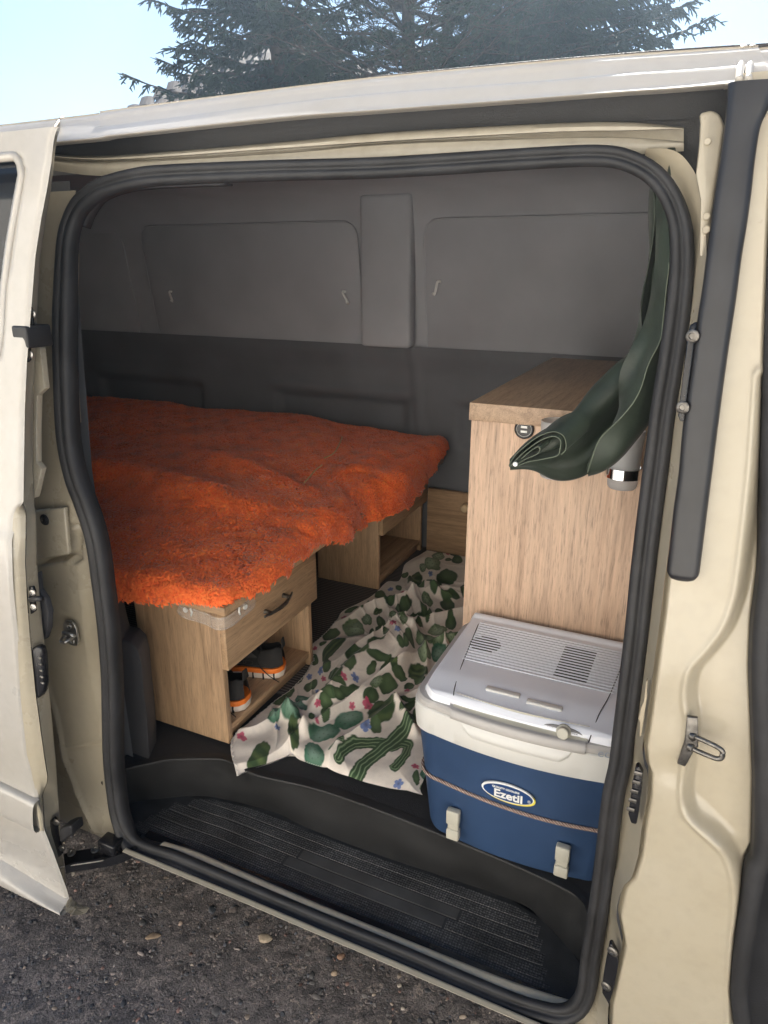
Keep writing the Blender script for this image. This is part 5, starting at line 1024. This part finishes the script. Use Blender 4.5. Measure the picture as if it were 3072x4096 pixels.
o = mesh('fill_ground', [(-14, -8.4, .006), (12, -8.4, .006), (12, -2.4, .006), (-14, -2.4, .006)], [(0, 1, 2, 3)], M['fill_pave']); tag(o, 'unseen pale paving added behind the camera to bounce sun onto the van', None, kind='structure')
# aggregate chips set in the asphalt
nv = 24000; k = 6
cx_ = rng.uniform(-2.1, .1, nv); cy_ = rng.uniform(-.95, .75, nv); sz = .0014+.0016*rng.gamma(1.5, .8, nv); sz[:600] *= 1.8
rz = rng.uniform(0, 6.28, nv); asp = rng.uniform(.45, 1, nv); tl = rng.normal(0, .22, (nv, 2)); V = []
for rr_, hh_ in ((1.2, -.3), (.95, .16), (.55, .26)):
    for j in range(k):
        a = rz*1.7+6.283*j/k; r_ = sz*rr_*rng.uniform(.72, 1.15, nv); lx = r_*np.cos(a); ly = r_*asp*np.sin(a)
        px_ = lx*np.cos(rz)-ly*np.sin(rz); py_ = lx*np.sin(rz)+ly*np.cos(rz); V.append(np.stack([cx_+px_, cy_+py_, -.0003+sz*hh_+px_*tl[:, 0]+py_*tl[:, 1]], 1))
V = np.stack(V, 1).reshape(-1, 3); b0_ = (np.arange(nv)*18)[:, None]; F = []
for l in range(2):
    for j in range(k): F.append(b0_+np.array([[l*k+j, l*k+(j+1) % k, (l+1)*k+(j+1) % k, (l+1)*k+j]]))
F.append(b0_+np.array([[12, 13, 14, 15]])); F.append(b0_+np.array([[12, 15, 16, 17]])); F = np.concatenate(F, 0)
pal = np.array([(.14, .132, .13), (.20, .18, .17), (.27, .225, .205), (.09, .095, .11), (.42, .34, .27), (.50, .44, .37), (.12, .12, .13), (.30, .18, .15)])
cc = pal[rng.choice(8, nv, p=[.26, .20, .14, .18, .045, .02, .115, .04])]*rng.uniform(.75, 1.25, (nv, 1)); cc[sz > .006] *= .8
M['chip'] = attr_mat('aggregate', .55, .3, 900, var=.25)
o = mesh('aggregate', V, F, M['chip']); setcol(o, np.repeat(np.clip(cc, .02, .7), 18, axis=0)); tag(o, 'stone aggregate standing proud of the worn asphalt', None, kind='stuff')
def pebble(px, py, L, W, H, rot, col, label):
    c = U(px, py, z=.004); k = 12; V = []; F = []
    for rr_, hh in ((1, 0), (1.03, .35), (.85, .8), (.45, 1.0)):
        for j in range(k):
            a = 6.283*j/k; r_ = rr_*(1+.16*math.sin(2*a+px)+.1*math.sin(3*a+py)); lx, ly = L/2*r_*math.cos(a), W/2*r_*math.sin(a)
            V.append((c[0]+lx*math.cos(rot)-ly*math.sin(rot), c[1]+lx*math.sin(rot)+ly*math.cos(rot), .001+H*hh))
    for l in range(3):
        for j in range(k): F.append((l*k+j, l*k+(j+1) % k, (l+1)*k+(j+1) % k, (l+1)*k+j))
    F.append(tuple(3*k+j for j in range(k)))
    tag(mesh('pebble', V, F, simple('pebble_stone', col, .7, var=.2, scale=150, bump=.4, bscale=400), None, True, auto=40), label, 'stone', 'loose stones on the asphalt')
pebble(1060, 3752, .040, .020, .008, .35, (.42, .34, .25), 'flat cream coloured pebble lying nearest the sill of the van')
pebble(612, 3742, .034, .018, .005, .8, (.26, .19, .13), 'flat brown pebble left of the cream one')
pebble(722, 3692, .013, .009, .006, 1.2, (.40, .30, .24), 'small pinkish pebble nearer the van than the flat brown one')
pebble(562, 3810, .018, .010, .004, .1, (.36, .30, .27), 'thin pale sliver of stone below the flat brown pebble')
pebble(1364, 3826, .018, .014, .009, .5, (.25, .15, .10), 'small rusty pebble right of the cream one below the sill')
pebble(1338, 3892, .015, .013, .008, .2, (.36, .27, .19), 'small tan pebble furthest right on the asphalt')

# ---- house roof behind the trees
def dirp(px, py, dist): 
    r = ray(px, py); r = r/math.hypot(r[0], r[1]); return CAM+r*dist
M['tile'] = simple('roof_tile', (.065, .045, .038), .8, var=.35, scale=4, bump=.3, bscale=60); M['tile2'] = simple('old_roof_tile', (.06, .045, .04), .85, var=.3, scale=4)
M['render'] = simple('house_render', (.55, .47, .36), .9, var=.08, scale=2, bump=.3, bscale=80)
house = empty('house', (0, 0, 0)); tag(house, 'house with a steep tiled roof half hidden behind the spruce', 'house')
ap = dirp(1105, 120, 19.0); el_ = dirp(560, 432, 17.0); er_ = dirp(1560, 330, 17.0)
ez = min(el_[2], er_[2])-1.6
def downto(p, q, z): t = (z-p[2])/(q[2]-p[2]); return p+(q-p)*t
cl = downto(ap, el_, el_[2]-.35); cr_ = downto(ap, er_, cl[2])
back = np.array([ap[0]-cl[0], ap[1]-cl[1], 0])
cbl = cl+np.array([-1.2, 6.0, 0]); cbr = cr_+np.array([1.2, 6.0, 0])
V = [cl, cr_, cbr, cbl, ap, ap+np.array([0, 1.2, 0])]
rf = mesh('roof', [v-np.array([0, 0, .04]) for v in V], [(0, 1, 4), (1, 2, 5, 4), (2, 3, 5), (3, 0, 4, 5), (3, 2, 1, 0)], M['tile2'], house)
mesh('wall', [cl+np.array([.3, .35, -.05]), cr_+np.array([-.3, .35, -.05]), cbr+np.array([-.3, -.3, -.05]), cbl+np.array([.3, -.3, -.05]), *[np.array([v[0], v[1], 0]) for v in (cl+np.array([.3, .35, 0]), cr_+np.array([-.3, .35, 0]), cbr+np.array([-.3, -.3, 0]), cbl+np.array([.3, -.3, 0]))]], [(0, 1, 5, 4), (1, 2, 6, 5), (2, 3, 7, 6), (3, 0, 4, 7)], M['render'], house)
# individual tiles on the front slope
tm = bpy.data.meshes.new('tile'); tv = []; 
for i in range(2):
    for j in range(5):
        u = j/4; tv.append(((u-.5)*.30, -.02+i*.34, .035*math.sin(u*math.pi)+.02*(1-i)+.004))
tv += [((j/4-.5)*.30, -.02, -.012) for j in range(5)]
tf = [(j, j+1, 6+j, 5+j) for j in range(4)]+[(10+j, 11+j, j+1, j) for j in range(4)]
tm.from_pydata(tv, [], tf); tm.materials.append(M['tile']); tm.update()
ex = Vector(cr_-cl); wl_ = ex.length; ex.normalize(); ey = (Vector(ap)-Vector((cl+cr_)/2)); sl_ = ey.length; ey.normalize(); ey = (ey-ex*ey.dot(ex)).normalized(); nn = ex.cross(ey)
hgt = (Vector(ap)-Vector(cl)).dot(ey); axx = (Vector(ap)-Vector(cl)).dot(ex); cnt = 0; rows_ = int(hgt/.30)
for r_ in range(rows_):
    v = r_*.30; xa = axx*v/hgt; xb_ = wl_-(wl_-axx)*v/hgt; k = 0; xx = xa+.1
    while xx < xb_ and cnt < 298:
        o = bpy.data.objects.new('tile', tm); p = Vector(cl)+ex*xx+ey*v+nn*.01
        jit = random.uniform(-.04, .04); mw = Matrix((ex, ey, nn)).transposed().to_4x4(); mw.translation = p
        o.matrix_basis = mw @ Matrix.Rotation(jit, 4, 'Z') @ Matrix.Rotation(random.uniform(0, .05), 4, 'X'); COL.objects.link(o); o.parent = rf; cnt += 1; xx += .305

# ---- conifers
M['bark'] = simple('bark', (.085, .062, .048), .9, var=.4, scale=12, bump=.8, bscale=25)
M['needle'] = simple('spruce_needles', (.030, .048, .026), .75, var=.45, scale=2.5); M['needle2'] = simple('pine_needles', (.040, .058, .034), .75, var=.4, scale=2.5)
def conifer(base, H, R0, z0, seed, kind, label, whorl=.30, lean=0, den=1.0, taper=1.0, needle=None):
    g = np.random.default_rng(seed); tr = empty('fir_tree' if kind == 'spruce' else 'pine_tree', tuple(base)); tag(tr, label, 'tree', 'conifers behind the van')
    base = np.array(base, float); zz = np.linspace(0, H, 24); P = np.c_[base[0]+lean*zz+.04*np.sin(zz*.9+seed), base[1]+.04*np.cos(zz*.8+seed), zz]
    rad = np.linspace(.20 if kind == 'spruce' else .17, .03, 24)
    sweep('trunk', P, circ(1, 10), (0, 1, 0), M['bark'], tr, scale=rad)
    BV = []; BF = []; NV = []; NF = []
    def stick(a, b, ra, rb):
        d = b-a; L = np.linalg.norm(d)+1e-9; d = d/L; u = np.cross(d, [0, 0, 1.0]); u /= np.linalg.norm(u)+1e-9; v = np.cross(d, u); s = len(BV)
        for (c, r_) in ((a, ra), (b, rb)):
            for j in range(3): an = 2.094*j; BV.append(c+r_*(u*math.cos(an)+v*math.sin(an)))
        for j in range(3): BF.append((s+j, s+(j+1) % 3, s+3+(j+1) % 3, s+3+j))
    def brush(a, b, r_):
        # needle-clad shoot: two crossed, ragged blades
        d = b-a; L = np.linalg.norm(d)+1e-9; d = d/L; u = np.cross(d, g.normal(size=3)); u /= np.linalg.norm(u)+1e-9; v = np.cross(d, u)
        for q in (u, v):
            s = len(NV); NV.extend([a-q*r_*.8, a+q*r_*.8, a+d*L*.6+q*r_, b+q*r_*.25, b-q*r_*.25, a+d*L*.5-q*r_]); NF.append((s, s+1, s+2, s+5)); NF.append((s+5, s+2, s+3, s+4))
    def tuft(a, r_):
        for q in range(9):
            d = g.normal(size=3); d[2] = abs(d[2])*.6+.1; d /= np.linalg.norm(d); u = np.cross(d, g.normal(size=3)); u /= np.linalg.norm(u); s = len(NV)
            NV.extend([a-u*.006, a+u*.006, a+d*r_]); NV.append(a+d*r_*.98); NF.append((s, s+1, s+2, s+3))
    z = z0
    while z < H-.3:
        f = (z-z0)/(H-z0); LR = R0*(1-f)**taper+.15; nb = int(g.integers(5, 8)*den+.5) if kind == 'spruce' else int(g.integers(3, 5)*den+.5)
        for k in range(max(nb, 2)):
            az = g.uniform(0, 6.283); L = LR*g.uniform(.7, 1.08); c = np.array([np.interp(z, zz, P[:, 0]), np.interp(z, zz, P[:, 1]), z+g.uniform(-.1, .1)])
            h = np.array([math.cos(az), math.sin(az), 0]); pts = [c]; m_ = 7; side = np.array([-h[1], h[0], 0]); curve = g.uniform(-.15, .15)
            for i in range(1, m_+1):
                s = i/m_
                dz = (-.28*s+.30*s*s)*L if kind == 'spruce' else (.28*s-.05*s*s)*L+g.normal(0, .03)
                pts.append(c+h*L*s+side*curve*L*s*s+np.array([0, 0, dz])+g.normal(0, .015, 3))
            for i in range(m_): 
                ra = .030*(1-i/m_)+.006; stick(pts[i], pts[i+1], ra, ra*.8)
                if kind == 'spruce':
                    ns = int(5*den+2)
                    for q in range(ns):
                        s = g.uniform(0, 1); a = pts[i]*(1-s)+pts[i+1]*s; sg = g.choice([-1, 1]); ll = g.uniform(.14, .42)*(1.1-.6*i/m_)*min(1, LR)
                        dd = h*.55+side*sg*g.uniform(.4, 1.0)+np.array([0, 0, g.uniform(-.75, .05)]); dd /= np.linalg.norm(dd); b_ = a+dd*ll
                        brush(a, b_, .013+.005*g.random())
                        for w_ in range(3):
                            t_ = g.uniform(.3, .9); a2 = a+dd*ll*t_; d2 = dd+g.normal(0, .5, 3); d2[2] -= .35; d2 /= np.linalg.norm(d2); brush(a2, a2+d2*g.uniform(.05, .13), .011)
                    if i == m_-1: brush(pts[i], pts[i+1]+h*.08, .014)
                else:
                    for q in range(int(5*den)):
                        s = g.uniform(0, 1); a = pts[i]*(1-s)+pts[i+1]*s; dd = h*g.uniform(0, .8)+side*g.choice([-1, 1])*g.uniform(.3, 1)+np.array([0, 0, g.uniform(-.3, .6)]); dd /= np.linalg.norm(dd); ll = g.uniform(.15, .5)
                        b_ = a+dd*ll; stick(a, b_, .007, .004)
                        if i >= 2:
                            tuft(b_, g.uniform(.07, .12)); tuft(a+dd*ll*.6, .08)
                            e2 = b_+g.normal(0, .12, 3); stick(b_, e2, .004, .003); tuft(e2, .09)
        z += whorl*g.uniform(.7, 1.3)
    mesh('branches', BV, np.array(BF), M['bark'], tr); mesh('crown', NV, np.array(NF), needle or M['needle'], tr)
    return tr
def gp(px, dist): p = dirp(px, 400, dist); return (p[0], p[1], 0)
conifer(gp(1120, 13.5), 9.8, 2.9, 2.6, 11, 'spruce', 'dark spruce in front of the tiled house roof, leftmost tree', .25, den=1.3)
conifer(gp(1640, 12.5), 10.2, 3.0, 3.2, 12, 'pine', 'thin pine with a bare straight trunk, left one of the pair behind the roof', .28, den=1.15, needle=M['needle2'], taper=.4)
conifer(gp(1790, 14.0), 10.3, 2.6, 3.4, 13, 'pine', 'thin pine with a bare straight trunk, right one of the pair behind the roof', .3, den=1.1, needle=M['needle2'], taper=.4)
conifer(gp(2170, 13.0), 9.8, 3.1, 2.6, 14, 'spruce', 'broad dense spruce at the right, its branch tips against open sky', .24, den=1.9)

# ---- unseen rendered house added to bounce sunlight onto the shaded side of the van
M['fill_render'] = simple('fill_house_render', (.82, .78, .72), .9, var=.05, scale=2)
h2 = empty('fill_house', (-1, -8.5, 0)); tag(h2, 'unseen pale house added behind the camera to bounce sun onto the van', 'house')
box('wall', (-14, -17, 0), (12, -8.5, 7.2), M['fill_render'], h2, bev=0)
for k in range(5):
    x_ = -8.2+3.6*k
    for z_ in (1.0, 3.9):
        fr = box('window', (x_-.6, -8.52, z_), (x_+.6, -8.45, z_+1.35), M['white'], h2, bev=0); box('pane', (x_-.5, -8.45, z_+.1), (x_+.5, -8.44, z_+1.25), M['glass'], fr, bev=0)
mesh('roof', [(-14.5, -17.5, 7.2), (12.5, -17.5, 7.2), (12.5, -8.2, 7.2), (-14.5, -8.2, 7.2), (-14.5, -13, 9.8), (12.5, -13, 9.8)], [(0, 1, 5, 4), (2, 3, 4, 5), (0, 4, 3), (1, 2, 5), (3, 2, 1, 0)], M['tile2'], h2)

# ---- scattering air volume added to imitate the veiling glare of the sun
if VEIL:
    m = bpy.data.materials.new('glare_veil_air'); m.use_nodes = True; n = m.node_tree; n.nodes.remove(n.nodes['Principled BSDF'])
    pv = n.nodes.new('ShaderNodeVolumePrincipled'); pv.inputs['Color'].default_value = (.62, .80, 1, 1); pv.inputs['Density'].default_value = VEIL; pv.inputs['Anisotropy'].default_value = .75
    n.links.new(pv.outputs[0], n.nodes['Material Output'].inputs['Volume'])
    bm = bmesh.new(); bmesh.ops.create_cube(bm, size=1); me = bpy.data.meshes.new('glare_veil'); bm.to_mesh(me); bm.free(); me.materials.append(m)
    hz = bpy.data.objects.new('glare_veil', me); COL.objects.link(hz); hz.location = (0, 3, 4.6); hz.scale = (72, 72, 11.8); hz['kind'] = 'stuff'; hz['label'] = 'thin scattering air added to imitate the veil of sun glare'
